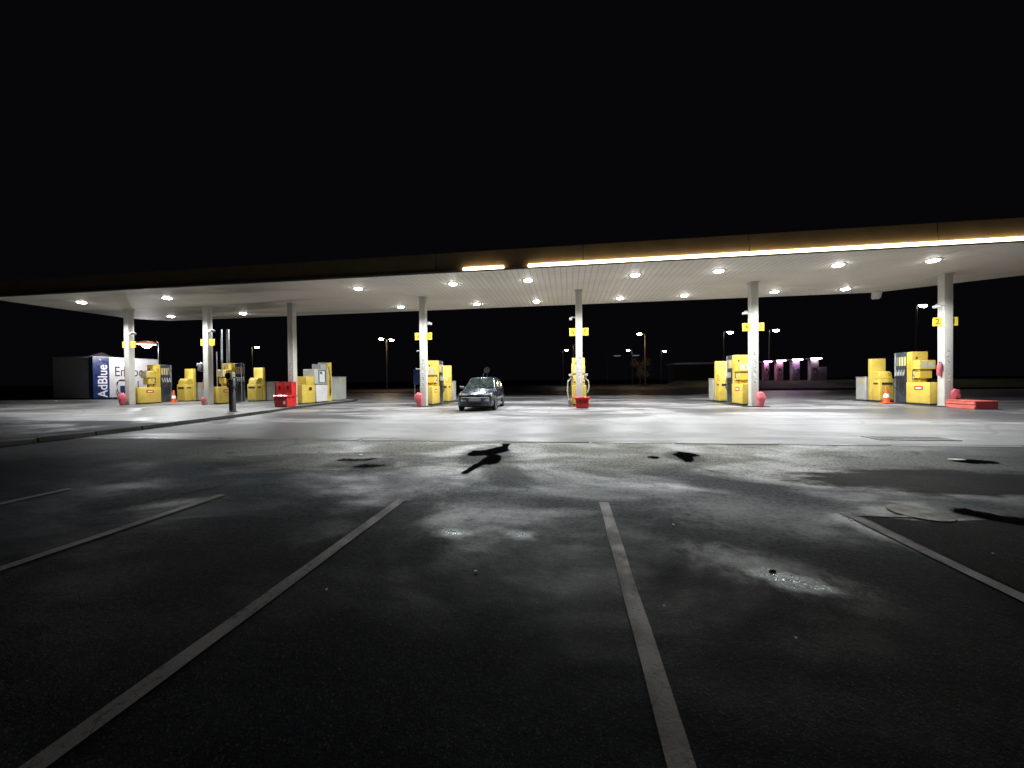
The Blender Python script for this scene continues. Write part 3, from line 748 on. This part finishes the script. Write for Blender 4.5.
# ------------------------------------------------------------------ loose things round the islands
def cone():
    p = thing('traffic_cone', '', 'traffic cone', group='orange traffic cones')
    b = B(); b.box(-.20, .20, -.20, .20, 0, .04, .012); b.done('foot', 'orange', p)
    b = B(); b.lathe([(.15, .04), (.115, .28), (.075, .29), (.07, .465), (.085, .47), (.04, .78), (.032, .80), (0, .80)], 20); b.done('cone', 'orange', p)
    b = B(); b.lathe([(.118, .281), (.086, .469)], 20); b.done('band', 'letter', p)
    for i, (x, y, z, l) in enumerate(((-25.38, 20.88, .094, 'orange and white traffic cone beside the pump nearest the white container'), (15.52, 20.95, .03, 'orange and white traffic cone beside the nozzles of the rightmost pump'))):
        o = p if i == 0 else dup(p); o.location = (x, y, z); o['label'] = l
cone()
def extinguishers():
    # extinguishers under red vinyl covers at the foot of pillars
    def cover(x, y, z, s, lab, tilt=0, seed=1):
        t = thing('extinguisher_cover', lab, 'extinguisher cover', (x, y, z), 0, 'red covers at the pillar feet')
        rnd = random.Random(seed)
        b = B(); b.lathe([(.10, 0), (.14, .03), (.16, .12), (.19, .30), (.235, .44), (.22, .58), (.15, .70), (.06, .76), (0, .77)], 9, sq=(1, .8), smooth=False)
        for v in b.bm.verts: v.co.x += rnd.uniform(-.035, .035); v.co.y += rnd.uniform(-.035, .035); v.co.z += rnd.uniform(-.02, .02)*(v.co.z > .02)
        o = b.done('cover', 'pink', t)
        b = B(); b.lathe([(.165, .115), (.17, .10), (.165, .09)], 14, sq=(1, .8)); b.done('strap', 'darkred', t)
        b = B(); b.box(-.10, .10, -.205, -.185, .36, .52, .01); b.done('patch', 'salmon', t)
        t.rotation_euler = (0, tilt, 0); t.scale = (s, s, s)
    cover(-26.02, 18.5, .09, .95, 'red covered extinguisher at the foot of the pillar nearest the container', 0, 1)
    cover(-7.58, 18.45, .03, .95, 'pink red covered extinguisher leaning at the pillar beside the dark car', -.08, 2)
    cover(8.66, 18.50, .03, .88, 'pink red covered extinguisher at the pillar before the violet machines', .05, 3)
    cover(16.55, 18.88, .03, 1.0, 'red covered extinguisher standing behind the long low red box', 0, 4)
    cover(-20.62, 18.6, .09, .6, 'faded red cover at the foot of the pillar behind the meter post', 0, 5)
    for x, sx, z, zb, lab in ((-20.66, -1, 1.0, .094, 'red fire extinguisher hung on the pillar behind the dark meter post'), (16.31, -1, 1.35, .03, 'pale pink extinguisher box fixed on the left side of the rightmost pillar'), (-26.10, -1, 1.75, .094, 'small pinkish extinguisher on the pillar nearest the container')):
        t = thing('fire_extinguisher', lab, 'fire extinguisher', (x+sx*.25, PY-.03, z))
        b = B(); b.lathe([(0, 0), (.07, 0), (.082, .03), (.082, .44), (.05, .52), (.025, .55), (.025, .58), (0, .58)], 14); b.done('cylinder', 'pink' if x > -20 else 'red', t)
        b = B(); b.box(-.02, .02, -.09, .03, .58, .62, .006); b.tube([(0, -.06, .58), (.05, -.10, .45), (.06, -.10, .2)], .012); b.done('valve', 'black', t)
        b = B(); b.box(min(-sx*.10, -sx*.05), max(-sx*.10, -sx*.05), -.05, .05, .1, .42); b.done('bracket', 'steel', t)
extinguishers()
t = thing('wall_lamp', 'dark hooded wash lamp fixed to the left side of the second pillar', 'lamp', (-20.82, PY-.05, 1.95))
b = B(); b.prism_yz([(-.20, .1), (.22, .05), (.24, .48), (.05, .62), (-.14, .52)], -.34, -.02, .04); b.done('hood', 'charcoal', t)
b = B(); b.box(-.40, -.33, -.16, .02, .38, .56, .02); b.done('lens', 'offwhite', t)
b = B(); b.box(-.04, .01, -.06, .06, -.06, .14); b.done('bracket', 'black', t)

t = thing('tub', 'small open red plastic tub in front of the middle pillar', 'tub', (.66, 17.72, .005))
b = B(); b.box(-.28, .28, -.22, .22, 0, .48, .02, taper=(1.12, 1.12)); b.done('body', 'red', t)
b = B()
for x0, x1, y0, y1 in ((-.37, .37, -.30, -.25), (-.37, .37, .25, .30), (-.37, -.32, -.25, .25), (.32, .37, -.25, .25)): b.box(x0, x1, y0, y1, .44, .52, .012)
b.done('rim', 'red', t)
b = B()
for k in range(4): b.box(-.20+k*.115, -.14+k*.115, -.262, -.235, .1, .4, .006)
b.done('rib', 'red', t)
t = thing('pump_guard', 'orange painted guard rail left of the small red tub', 'guard rail', (.24, 18.55, .03))
b = B(); b.tube([(0, 0, 0), (0, 0, .42), (.06, 0, .48), (.12, 0, .48)], .035); b.done('rail', 'orange', t)
b = B(); b.box(-.06, .06, -.06, .06, 0, .02); b.done('foot', 'steel', t)

t = thing('long_box', 'long low sun faded red plastic box with its shaded end painted darker by the rightmost pillar', 'box', (16.30, 17.9, .005)); t.scale = (1, 1, .84)
b = B(); b.box(-.40, .40, -.58, .56, 0, .19, .02); b.done('lower_tray', 'salmon', t)
b = B(); b.box(-.41, .41, -.59, .57, .205, .37, .025); b.done('upper_tray', 'salmon', t)
b = B(); b.box(-.37, .37, -.608, -.592, .03, .34, .004); b.done('end_panel', 'darkred', t)  # shade on the end face, put into a darker red panel
b = B(); b.box(-.42, .42, -.6, .58, .371, .395, .01); b.done('lid', 'salmon', t)

def meter_post():
    t = thing('meter_post', 'dark round post with a grey round faced head on the raised kerb', 'post', (-14.41, 14.3, .094))
    b = B(); b.lathe([(.19, 0), (.19, .03), (.125, .05), (.125, 1.36), (.10, 1.40), (0, 1.40)], 20); b.done('post', 'charcoal', t)
    b = B(); b.box(-.19, .10, -.10, .10, 1.30, 1.72, .05, seg=3); hd = b.done('head', 'grey', t)
    b = B(); b.lathe([(.15, 0), (.17, .02), (.15, .04), (.12, .035), (.12, 0)], 20, 'Y', (-.06, -.14, 1.56)); b.done('ring', 'yellow_dark', hd)
    b = B(); b.lathe([(.118, 0), (.118, .01), (0, .01)], 20, 'Y', (-.06, -.125, 1.56)); b.done('dial', 'offwhite', hd)
    b = B(); b.tube([(.10, -.02, 1.5), (.22, -.02, 1.45), (.26, -.02, 1.2), (.20, -.04, .9), (.14, -.05, 1.1)], .022); b.done('hose', 'rubber', t)
    b = B(); b.tube([(-.17, 0, 1.34), (-.2, -.05, 1.2), (-.13, -.06, 1.05)], .03); b.done('coupling', 'black', t)
meter_post()
for k, (x, y, z, r, lab) in enumerate(((-21.45, 20.6, 4.6, .05, 'tall thin steel pole, left of the two behind the second pillar'), (-21.02, 20.62, 4.6, .085, 'thick tall dark steel pole, right of the two behind the second pillar'), (-20.08, 20.6, 2.5, .022, 'thin short steel rod rising beside the nozzles behind the meter post'), (-21.7, 20.5, 3.2, .03, 'thin dark rod left of the tall steel poles behind the second pillar'))):
    t = thing('steel_pole', lab, 'pole', (x, y, .094))
    b = B(); b.tube([(0, 0, 0), (0, 0, z)], r, 10); b.done('shaft', 'steel', t)
    b = B(); b.lathe([(r+.04, 0), (r+.04, .02), (r, .03)], 10); b.done('foot', 'steel', t)
bpy.data.objects['steel_pole.001']['label'] = 'thick tall dark steel pole, right of the two behind the second pillar'

# hose loops of the middle pump stand out on both sides: give it wide hoses
t = thing('air_hose', 'pale hose looped out left of the middle pillar pump', 'hose', (.57, PY, .03))
b = B(); b.tube([(-.42, 1.5, 1.35), (-.55, 1.4, 1.2), (-.58, 1.35, .7), (-.52, 1.3, .25), (-.44, 1.35, .12)], .035); b.done('loop', 'grey', t)
b = B(); b.box(-.50, -.30, 1.42, 1.6, 1.5, 1.62, .02); b.done('arm', 'offwhite', t)
t = thing('air_hose', 'pale hose looped out right of the middle pillar pump', 'hose', (.57, PY, .03))
b = B(); b.tube([(.42, 1.5, 1.35), (.53, 1.4, 1.2), (.55, 1.35, .9), (.47, 1.3, .62)], .035); b.done('loop', 'grey', t)
b = B(); b.box(.30, .50, 1.42, 1.6, 1.5, 1.62, .02); b.done('arm', 'offwhite', t)

# ------------------------------------------------------------------ container with blue end
def container():
    t = thing('tank_container', 'white and grey tank container with a navy panel at the far left', 'container', (0, 0, 0))
    x1, x0, y0, y1, z0, z1 = -41.0, -45.35, 27.0, 32.42, .12, 3.74
    b = B(); b.box(x0+.15, x1-.15, y0+.15, y1-.15, 0, z0); b.done('skid', 'black', t)
    b = B(); b.box(x0, x1, y0, y1, z0, z1, .03); bd = b.done('body', 'tank_grey', t)
    for i in range(3): pass
    b = B(); b.box(x1-.45, x1+.012, y0-.012, y0+.0, z0+.02, z1-.02); b.done('edge_panel', 'blue_edge', t)
    b = B(); b.box(x1, x1+.014, y0-.012, y0+1.16, z0+.02, z1-.02); np_ = b.done('navy_panel', 'blue', t)
    b = B(); b.box(x1, x1+.014, y0+1.17, y1-.02, z0+.2, z1-.02); wp = b.done('white_panel', 'white', t)
    face = Matrix(((0, 0, 1, 0), (1, 0, 0, 0), (0, 1, 0, 0), (0, 0, 0, 1)))      # text x -> world y, text y -> world z, normal +x
    up = face @ Matrix.Rotation(R(90), 4, 'Z')
    text('lettering', 'AdBlue', .98, 'letter', np_, Matrix.Translation((x1+.018, y0+.70, 1.62)) @ up, .012, .003, 1.02)
    b = B(); b.lathe([(.05, 0), (.05, .012), (0, .012)], 12, 'X', (x1+.014, y0+.50, 3.5)); b.done('dot', 'letter', np_)
    text('lettering', 'Ent pont', 1.28, 'ink', wp, Matrix.Translation((x1+.018, 30.15, 2.45)) @ face, .004, .003, .72)
    text('lettering', 'l,', 1.2, 'ink', wp, Matrix.Translation((x1+.018, 30.55, 1.15)) @ face, .004, .003, .8)
    b = B(); b.box(x1+.02, x1+.30, 28.98, 29.52, .18, 1.18, .02); b.done('dispenser', 'blue', t)
    b = B(); b.tube([(x1+.1, 29.5, 1.72), (x1+.1, 28.86, 1.72), (x1+.12, 28.72, 1.5), (x1+.12, 28.7, .7), (x1+.14, 28.85, .4)], .035); b.done('hose', 'rubber', t)
    b = B(); b.box(x0-.03, x1+.03, y0-.03, y1+.03, z1, z1+.05, .01); b.done('roof', 'tank_grey', t)
container()
t = thing('kiosk', 'small kiosk with a pale pyramid roof rising behind the white container', 'kiosk', (-47.6, 32.1, 0))
b = B(); b.box(-.95, .95, -.95, .95, 0, 3.88, .02); b.done('wall', 'tank_grey', t)
b = B(); b.lathe([(1.6, 3.88), (1.58, 3.93), (.2, 4.58), (.0, 4.62)], 4, smooth=False); b.done('roof', 'letter', t)

# ------------------------------------------------------------------ car
def car():
    t = thing('parked_car', 'small dark blue black hatchback parked under the canopy', 'car', (-4.06, 17.78, .006), R(2.0))
    # stations along the length: y, half widths at sill / waist / belt / top edge, heights of the same, crown height
    S = [(-1.90, .60, .66, .64, .52, .26, .44, .58, .64, .645),
         (-1.84, .70, .74, .72, .62, .22, .46, .66, .735, .75),
         (-1.60, .745, .785, .775, .68, .20, .50, .74, .81, .835),
         (-1.20, .755, .795, .79, .70, .20, .52, .83, .895, .925),
         (-.84, .76, .80, .795, .71, .20, .54, .90, .955, .985),
         (-.20, .765, .805, .80, .555, .20, .56, .935, 1.445, 1.475),
         (.40, .765, .81, .80, .56, .20, .56, .95, 1.485, 1.52),
         (1.00, .76, .805, .795, .555, .20, .57, .96, 1.475, 1.51),
         (1.45, .75, .795, .785, .54, .21, .58, .97, 1.44, 1.47),
         (1.74, .72, .77, .765, .62, .24, .58, .96, 1.02, 1.03),
         (1.88, .64, .70, .69, .58, .28, .52, .80, .86, .87)]
    rows = []
    for (y, a, b_, c, d, za, zb, zc, zd, ze) in S:
        rows.append([(a, y, za), (b_, y, zb), (c, y, zc), (d, y, zd), (d*.5, y, zd+(ze-zd)*.8), (0, y, ze)])
    b = B(); bm = b.bm
    V = [[bm.verts.new(p) for p in r]+[bm.verts.new((-p[0], p[1], p[2])) for p in r[-2::-1]] for r in rows]
    n = len(V[0])
    for i in range(len(V)-1):
        for j in range(n-1):
            f = bm.faces.new((V[i][j], V[i+1][j], V[i+1][j+1], V[i][j+1])); f.smooth = True
    for i in range(len(V)-1):
        bm.faces.new((V[i][0], V[i][n-1], V[i+1][n-1], V[i+1][0]))
    bm.faces.new(V[0]); bm.faces.new(V[-1][::-1])
    bmesh.ops.recalc_face_normals(bm, faces=bm.faces[:])
    bmesh.ops.bevel(bm, geom=[e for e in bm.edges if len(e.link_faces) == 2 and e.calc_face_angle(0) > R(25)], offset=.022, segments=2, profile=.6, affect='EDGES')
    b.done('body', 'paint_car', t)
    def pane(name, P, m, off=.012, shrink=.9, nrm=None, thick=.008):
        P = [Vector(p) for p in P]; c = sum(P, Vector())/len(P); Q = [c+(p-c)*shrink for p in P]
        nn = (Q[1]-Q[0]).cross(Q[2]-Q[0]).normalized()
        if nrm and nn.dot(Vector(nrm)) < 0: nn = -nn
        bb = B(); lo = [bb.bm.verts.new(q+nn*(off-thick)) for q in Q]; hi = [bb.bm.verts.new(q+nn*off) for q in Q]; k = len(Q)
        bb.bm.faces.new(hi); bb.bm.faces.new(lo[::-1])
        for i in range(k): bb.bm.faces.new((lo[i], lo[(i+1) % k], hi[(i+1) % k], hi[i]))
        bmesh.ops.recalc_face_normals(bb.bm, faces=bb.bm.faces[:])
        return bb.done(name, m, t)
    r = rows; mir = lambda p: (-p[0], p[1], p[2])
    # curved windscreen built from the body rows
    def screen(name, ra, rb, nrm):
        bb = B(); g = []
        for f in (.06, .36, .66, .93):
            row = []
            for k in range(-4, 5):
                u = k/4*.91
                def at(rw, u):
                    x = abs(u)*rw[3][0]; h = rw[5][2]+(rw[3][2]-rw[5][2])*u*u
                    return Vector((math.copysign(x, u), rw[3][1], h))
                p = at(ra, u).lerp(at(rb, u), f)+Vector(nrm)*.02
                row.append(bb.bm.verts.new(p))
            g.append(row)
        for i in range(3):
            for j in range(8):
                f = bb.bm.faces.new((g[i][j], g[i][j+1], g[i+1][j+1], g[i+1][j])); f.smooth = True
        bmesh.ops.recalc_face_normals(bb.bm, faces=bb.bm.faces[:])
        bmesh.ops.solidify(bb.bm, geom=bb.bm.faces[:], thickness=.006)
        return bb.done(name, 'glass', t)
    screen('windscreen', r[4], r[5], Vector((0, -.6, .8)))
    screen('rear_window', r[9], r[8], Vector((0, .8, .6)))
    for s in (1, -1):
        q = lambda p: p if s > 0 else mir(p)
        lerp = lambda a, c, f: tuple(a[k]+(c[k]-a[k])*f for k in range(3))
        A, C = r[4][2], r[5][2]; E_, Fp = r[5][3], r[6][3]
        nn = (s, 0, .3)
        pane('side_window', [q(lerp(r[4][2], r[5][2], .3)), q(r[6][2]), q(lerp(r[6][2], r[6][3], .93)), q(lerp(r[5][2], r[5][3], .93))], 'glass', .014, .93, nn)
        pane('side_window', [q(lerp(r[6][2], r[7][2], .06)), q(lerp(r[7][2], r[8][2], .8)), q(lerp(lerp(r[7][2], r[8][2], .6), lerp(r[7][3], r[8][3], .6), .9)), q(lerp(lerp(r[6][2], r[7][2], .06), lerp(r[6][3], r[7][3], .06), .93))], 'glass', .014, .93, nn)
        bb = B(); xa, xb = sorted((s*.80, s*.822)); bb.box(xa, xb, -1.0, .98, .48, .56, .008); bb.done('side_trim', 'trim', t)
        bb = B(); xa, xb = sorted((s*.76, s*.80)); bb.box(xa, xb, -.86, 1.0, .17, .25, .01); bb.done('sill', 'trim', t)
        bb = B(); xa, xb = sorted((s*.806, s*.818)); bb.box(xa, xb, -.78, .36, .262, .47); bb.box(xa, xb, -.78, .36, .57, .88); bb.done('door', 'paint_car', t)
        bb = B(); xa, xb = sorted((s*.815, s*.84)); bb.box(xa, xb, .16, .32, .80, .84, .006); bb.done('door_handle', 'black', t)
        # mirror
        bb = B(); xa, xb = sorted((s*.78, s*.98)); bb.box(xa, xb, -.74, -.60, .96, 1.08, .03, seg=2); bb.done('mirror', 'trim', t)
        # headlamp: lens with amber corner
        pane('headlight', [(s*.30, -1.855, .68), (s*.60, -1.845, .68), (s*.60, -1.80, .775), (s*.32, -1.83, .765)], 'lens', .05, .96, (0, -1, .3), .06)
        pane('indicator', [(s*.61, -1.845, .68), (s*.715, -1.76, .68), (s*.705, -1.73, .765), (s*.60, -1.80, .765)], 'amber', .045, .95, (s*.5, -1, .2), .05)
        bb = B(); bb.box(s*.48-.14, s*.48+.14, -1.955, -1.93, .42, .50, .01); bb.done('fog_light', 'lens', t)
        bb = B(); xa, xb = sorted((s*.60, s*.74)); bb.box(xa, xb, 1.80, 1.87, .62, .88, .01); bb.done('tail_light', 'darkred', t)
        for y in (-1.24, 1.22):
            # dark arch then the wheel
            bb = B(); bb.lathe([(.345, 0), (.345, .05), (0, .05)], 28, 'X', (s*.775 if s > 0 else s*.775-.05+.0, y, .30)); bb.done('wheel_arch', 'black', t)
            w = B(); x0 = s*.66
            prof = [(.17, .0), (.27, .0), (.288, .025), (.29, .09), (.288, .155), (.27, .175), (.19, .178)]
            w.lathe(prof, 28, 'X', (x0 if s > 0 else x0-.178, y, .292)); wh = w.done('wheel', 'rubber', t)
            w = B(); xo = (s*.835); w.lathe([(0, -.02 if s > 0 else .02), (.05, -.015 if s > 0 else .015), (.07, 0), (.17, .004*s), (.195, 0), (.195, -.05*s)], 24, 'X', (xo, y, .292))
            w.mi = 1
            for k in range(7):
                a = 2*math.pi*k/7; cy, cz = y+.125*math.cos(a), .292+.125*math.sin(a)
                w.lathe([(.026, 0), (.026, .012*s), (0, .012*s)], 8, 'X', (xo-.002*s, cy, cz))
            w.done('hubcap', ['chrome', 'black'], wh)
    # front: grille, bumper, plate
    bb = B(); bb.box(-.29, .29, -1.925, -1.84, .655, .735, .01)
    gr = bb.done('grille', 'black', t)
    bb = B(); bb.box(-.29, .29, -1.932, -1.924, .69, .70); bb.box(-.035, .035, -1.936, -1.92, .665, .725, .006); bb.done('grille_bar', 'chrome', gr)
    bb = B(); bb.prism([(-.78, -1.50), (-.76, -1.74), (-.62, -1.92), (-.3, -1.97), (.3, -1.97), (.62, -1.92), (.76, -1.74), (.78, -1.50)], .24, .62, .03); bb.done('front_bumper', 'bumper', t)
    bb = B(); bb.box(-.30, .30, -1.98, -1.965, .27, .36, .004); bb.done('air_intake', 'black', t)
    bb = B(); bb.box(-.26, .26, -1.992, -1.972, .44, .55, .004); bb.done('licence_plate', 'seatcloth', t)
    bb = B(); bb.prism([(-.76, 1.50), (-.72, 1.78), (-.5, 1.92), (.5, 1.92), (.72, 1.78), (.76, 1.50)], .26, .60, .03); bb.done('rear_bumper', 'bumper', t)
    bb = B(); bb.tube([(-.02, -.16, 1.48), (.13, .02, 1.86)], [.008, .004], 6); bb.lathe([(.03, 0), (.02, .03), (0, .035)], 8, c=(-.02, -.16, 1.465)); bb.done('aerial', 'black', t)
    bb = B(); bb.tube([(-.45, -.87, 1.0), (-.05, -.80, 1.035)], .009, 5); bb.tube([(.05, -.87, 1.005), (.42, -.80, 1.02)], .009, 5); bb.done('wiper', 'black', t)
    bb = B(); bb.box(-.70, .70, -1.6, 1.6, .16, .21); bb.done('underbody', 'black', t)
car()

# ------------------------------------------------------------------ night background
def lamp(x, y, h, m, lab, az=0.0, double=False, head=1.0, drop=.26, pool=None, z0=0.0, plc=(1, .52, .25)):
    t = thing('street_lamp', lab, 'street lamp', (x, y, z0), az, 'street lamps in the dark beyond')
    b = B(); b.tube([(0, 0, 0), (0, 0, h*.5), (0, 0, h)], [.11, .09, .06], 8); b.done('pole', 'pole', t)
    for s in ((1, -1) if double else (1,)):
        b = B(); b.tube([(0, 0, h-.1), (s*.25, 0, h+.05), (s*.7*head, 0, h+.1)], .045, 6); b.done('arm', 'pole', t)
        b = B(); b.prism_yz([(-.16, h+.02), (.16, h+.02), (.11, h+.16), (-.11, h+.16)], s*(.9*head)-.38*head, s*(.9*head)+.38*head, .02); hd = b.done('head', 'steel', t)
        b = B(); b.lathe([(.27*head, 0), (.26*head, -.38*drop), (.16*head, -.85*drop), (0, -drop)], 14, c=(s*.9*head, 0, h+.018), sq=(1.3, 1)); b.done('lens', m, hd)
    if pool:
        L = bpy.data.lights.new('street_lamp_light', 'SPOT' if h > 6 else 'POINT'); L.energy = pool; L.color = plc; L.shadow_soft_size = .2
        if h > 6: L.spot_size = R(130); L.spot_blend = .8
        else:
            b = B(); b.lathe([(.30*head, h+.015), (.42*head, h-.08), (.40*head, h-.22), (.30*head, h-.12)], 18, c=(.9*head, 0, 0), sq=(1.2, 1)); b.done('halo_ring', 'sodium_halo', hd)  # added glowing ring stands in for the flare round the lamp
        lo = bpy.data.objects.new('street_lamp_light', L); COL.objects.link(lo); lo.parent = t; lo.location = (.9*head, 0, h-drop-.08)
lamp(-36.75, 29.05, 5.15, 'sodium_big', 'bright orange pink lamp on a mast between the container and the second pillar', R(180), head=1.5, drop=.55, pool=1150, plc=(.95, .93, 1.0))
lamp(-58.3, 62.2, 8, 'warm', 'small pale street lamp between the second and third pillars', R(10))
lamp(-27.5, 54.2, 7.8, 'warm', 'street lamp with two warm heads left of the pillar beside the car', R(60), True, pool=2600)
lamp(-1.0, 85.3, 8, 'cool', 'leftmost of two lamps just left of the middle pillar', R(20))
lamp(1.1, 73.5, 8, 'sodium', 'orange lit street lamp nearest the left edge of the middle pillar', R(10))
lamp(14.8, 89.7, 8, 'cool', 'pale street lamp right of the middle pillar, left of the little tree', R(160))
lamp(12.4, 63.0, 8.6, 'sodium', 'tall warm street lamp standing over the little tree', R(190), pool=2200)
lamp(22.4, 94.9, 8, 'cool', 'small pale lamp right of the little tree', R(15))
lamp(22.4, 58.3, 8, 'cool', 'street lamp with a slanted head left of the sixth pillar', R(15), head=1.2)
lamp(28.0, 57.3, 8, 'cool', 'street lamp with a slanted head right of the sixth pillar', R(15), head=1.2)
lamp(42.2, 52.6, 10, 'cool', 'tall street lamp left of the rightmost pillar', R(20), head=1.2)
lamp(11.3, 110, 8, 'dim', 'very dim distant lamp, nearer to the right side of the middle pillar', R(0), head=3)
lamp(16.4, 110, 8, 'dim', 'very dim distant lamp, second one right of the middle pillar', R(0), head=3)

def vacuums():
    data = [(24.95, .55, 2.40, 'vac_pink', 'violet', 'slim pink vacuum machine with a lit top, leftmost of the four'), (26.5, .75, 2.5, 'vac_pink', 'violet_white', 'pink vacuum machine with a white lit top, second of the four'),
            (28.35, .86, 2.6, 'vac_grey', 'violet', 'grey machine with a bright violet lit top, third of the four'), (30.45, .9, 2.7, 'vac_grey', 'violet_white', 'wide grey machine with a low box beside it, rightmost of the four')]
    for k, (x, w, h, m, lm, lab) in enumerate(data):
        t = thing('vacuum_machine', lab, 'vacuum machine', (x, 52, .9), group='lit vacuum machines')
        b = B(); b.box(-w/2, w/2, -.3, .3, 0, h-.12, .03); bd = b.done('body', m, t)
        b = B(); b.box(-w/2-.22, w/2+.22, -.62, .4, h-.02, h+.10, .02); b.done('roof', 'white', t)
        b = B(); b.box(-w/2-.18, w/2+.18, -.63, -.615, h-.0, h+.09); b.box(-w/2+.05, w/2-.05, -.58, -.33, h-.05, h-.022); b.done('light', lm, t)
        b = B(); b.tube([(w*.2, -.32, 1.5), (w*.3, -.40, 1.0), (w*.1, -.42, .6), (-w*.1, -.36, .9)], .05, 6); b.done('hose', 'rubber', t)
        b = B(); b.box(-w*.2, w*.1, -.31, -.298, 1.3, 1.6); b.done('panel', 'letter' if k == 2 else 'charcoal', t)
        if k == 3:
            b = B(); b.box(w/2+.01, w/2+.95, -.3, .3, .0, 1.7, .03); b.done('side_box', 'vac_grey', t)
vacuums()
def tree(x, y, h, lab, seed):
    t = thing('tree', lab, 'tree', (x, y, 0)); rnd = random.Random(seed)
    b = B(); b.tube([(0, 0, 0), (.05, 0, h*.3), (-.03, .05, h*.6)], [.14, .10, .06], 8)
    cl = []
    for k in range(9):
        a = rnd.uniform(0, 6.28); z = rnd.uniform(.35, .9)*h; r = rnd.uniform(.6, 1.7)*(1.15-z/h*.6)
        p = (r*math.cos(a), r*math.sin(a), z); cl.append(p); b.tube([(0, 0, z*.6), (p[0]*.5, p[1]*.5, z*.85), p], [.05, .035, .015], 5)
    b.done('trunk', 'bark', t)
    b = B()
    for p in cl:
        for k in range(150):
            d = Vector((rnd.gauss(0, .42), rnd.gauss(0, .42), rnd.gauss(0, .32))); c = Vector(p)+d; s = rnd.uniform(.06, .13)
            u = Vector((rnd.uniform(-1, 1), rnd.uniform(-1, 1), rnd.uniform(-1, 1))).normalized(); w = u.orthogonal().normalized()
            b.bm.faces.new([b.bm.verts.new(c+u*s), b.bm.verts.new(c+w*s*.5), b.bm.verts.new(c-u*s), b.bm.verts.new(c-w*s*.5)])
    b.done('crown', 'leaf', t)
tree(12.3, 67.0, 5.2, 'little leafy tree faintly lit under the street lamp', 4)
t = thing('shed', 'long low dim building far behind the sixth pillar', 'building', (28.5, 90, 0))
b = B(); b.box(-5, 5, -3, 3, 0, 4.4); b.done('wall', 'wallgrey', t)
b = B(); b.prism_yz([(-3.4, 4.4), (3.4, 4.4), (3.4, 4.6), (-3.4, 4.75)], -5.4, 5.4); b.done('roof', 'steel', t)
t = thing('notice_board', 'dark blue notice board on two legs left of the pillar beside the car', 'notice board', (-12.35, 30, 0))
b = B(); b.box(-.5, .5, -.04, .04, 1.05, 2.35, .015); b.done('panel', 'blue', t)
for sx in (-.4, .4):
    b = B(); b.tube([(sx, .05, 0), (sx, .05, 2.2)], .035, 8); b.done('leg', 'steel', t)
t = thing('road_sign', 'round dim road sign on a thin pole behind the dark car', 'road sign', (-8.68, 40, 0))
b = B(); b.tube([(0, 0, 0), (0, 0, 2.8)], .03, 8); b.done('pole', 'steel', t)
b = B(); b.lathe([(.33, 0), (.33, .02), (0, .02)], 24, 'Y', (0, -.06, 2.45)); b.done('plate', 'white', t)

# ------------------------------------------------------------------ world, camera, render
w = bpy.data.worlds.new('World'); sc.world = w; w.use_nodes = True
bg = w.node_tree.nodes['Background']; bg.inputs[0].default_value = (.42, .42, .60, 1); bg.inputs[1].default_value = .0042

cam = bpy.data.cameras.new('camera'); co = bpy.data.objects.new('camera', cam); COL.objects.link(co); sc.camera = co
f_px, pitch, roll, yaw = 374.57, .01065, .00997, .14745
fw = Vector((-math.sin(yaw)*math.cos(pitch), math.cos(yaw)*math.cos(pitch), -math.sin(pitch)))
r0 = Vector((math.cos(yaw), math.sin(yaw), 0)); u0 = r0.cross(fw)
rt = math.cos(roll)*r0-math.sin(roll)*u0; up = math.sin(roll)*r0+math.cos(roll)*u0
co.matrix_world = Matrix(((rt.x, up.x, -fw.x, 0), (rt.y, up.y, -fw.y, 0), (rt.z, up.z, -fw.z, 1.35), (0, 0, 0, 1)))
cam.sensor_fit = 'HORIZONTAL'; cam.sensor_width = 36; cam.lens = f_px/1024*36; cam.clip_end = 3000; cam.clip_start = .05
sc.view_settings.view_transform = 'Standard'; sc.view_settings.look = 'None'; sc.view_settings.exposure = 0; sc.view_settings.gamma = 1
sc.render.engine = 'CYCLES'
cy = sc.cycles; cy.use_denoising = True; cy.max_bounces = 6; cy.diffuse_bounces = 3; cy.glossy_bounces = 3; cy.sample_clamp_indirect = 6; cy.use_light_tree = True
try: cy.denoiser = 'OPENIMAGEDENOISE'
except Exception: pass
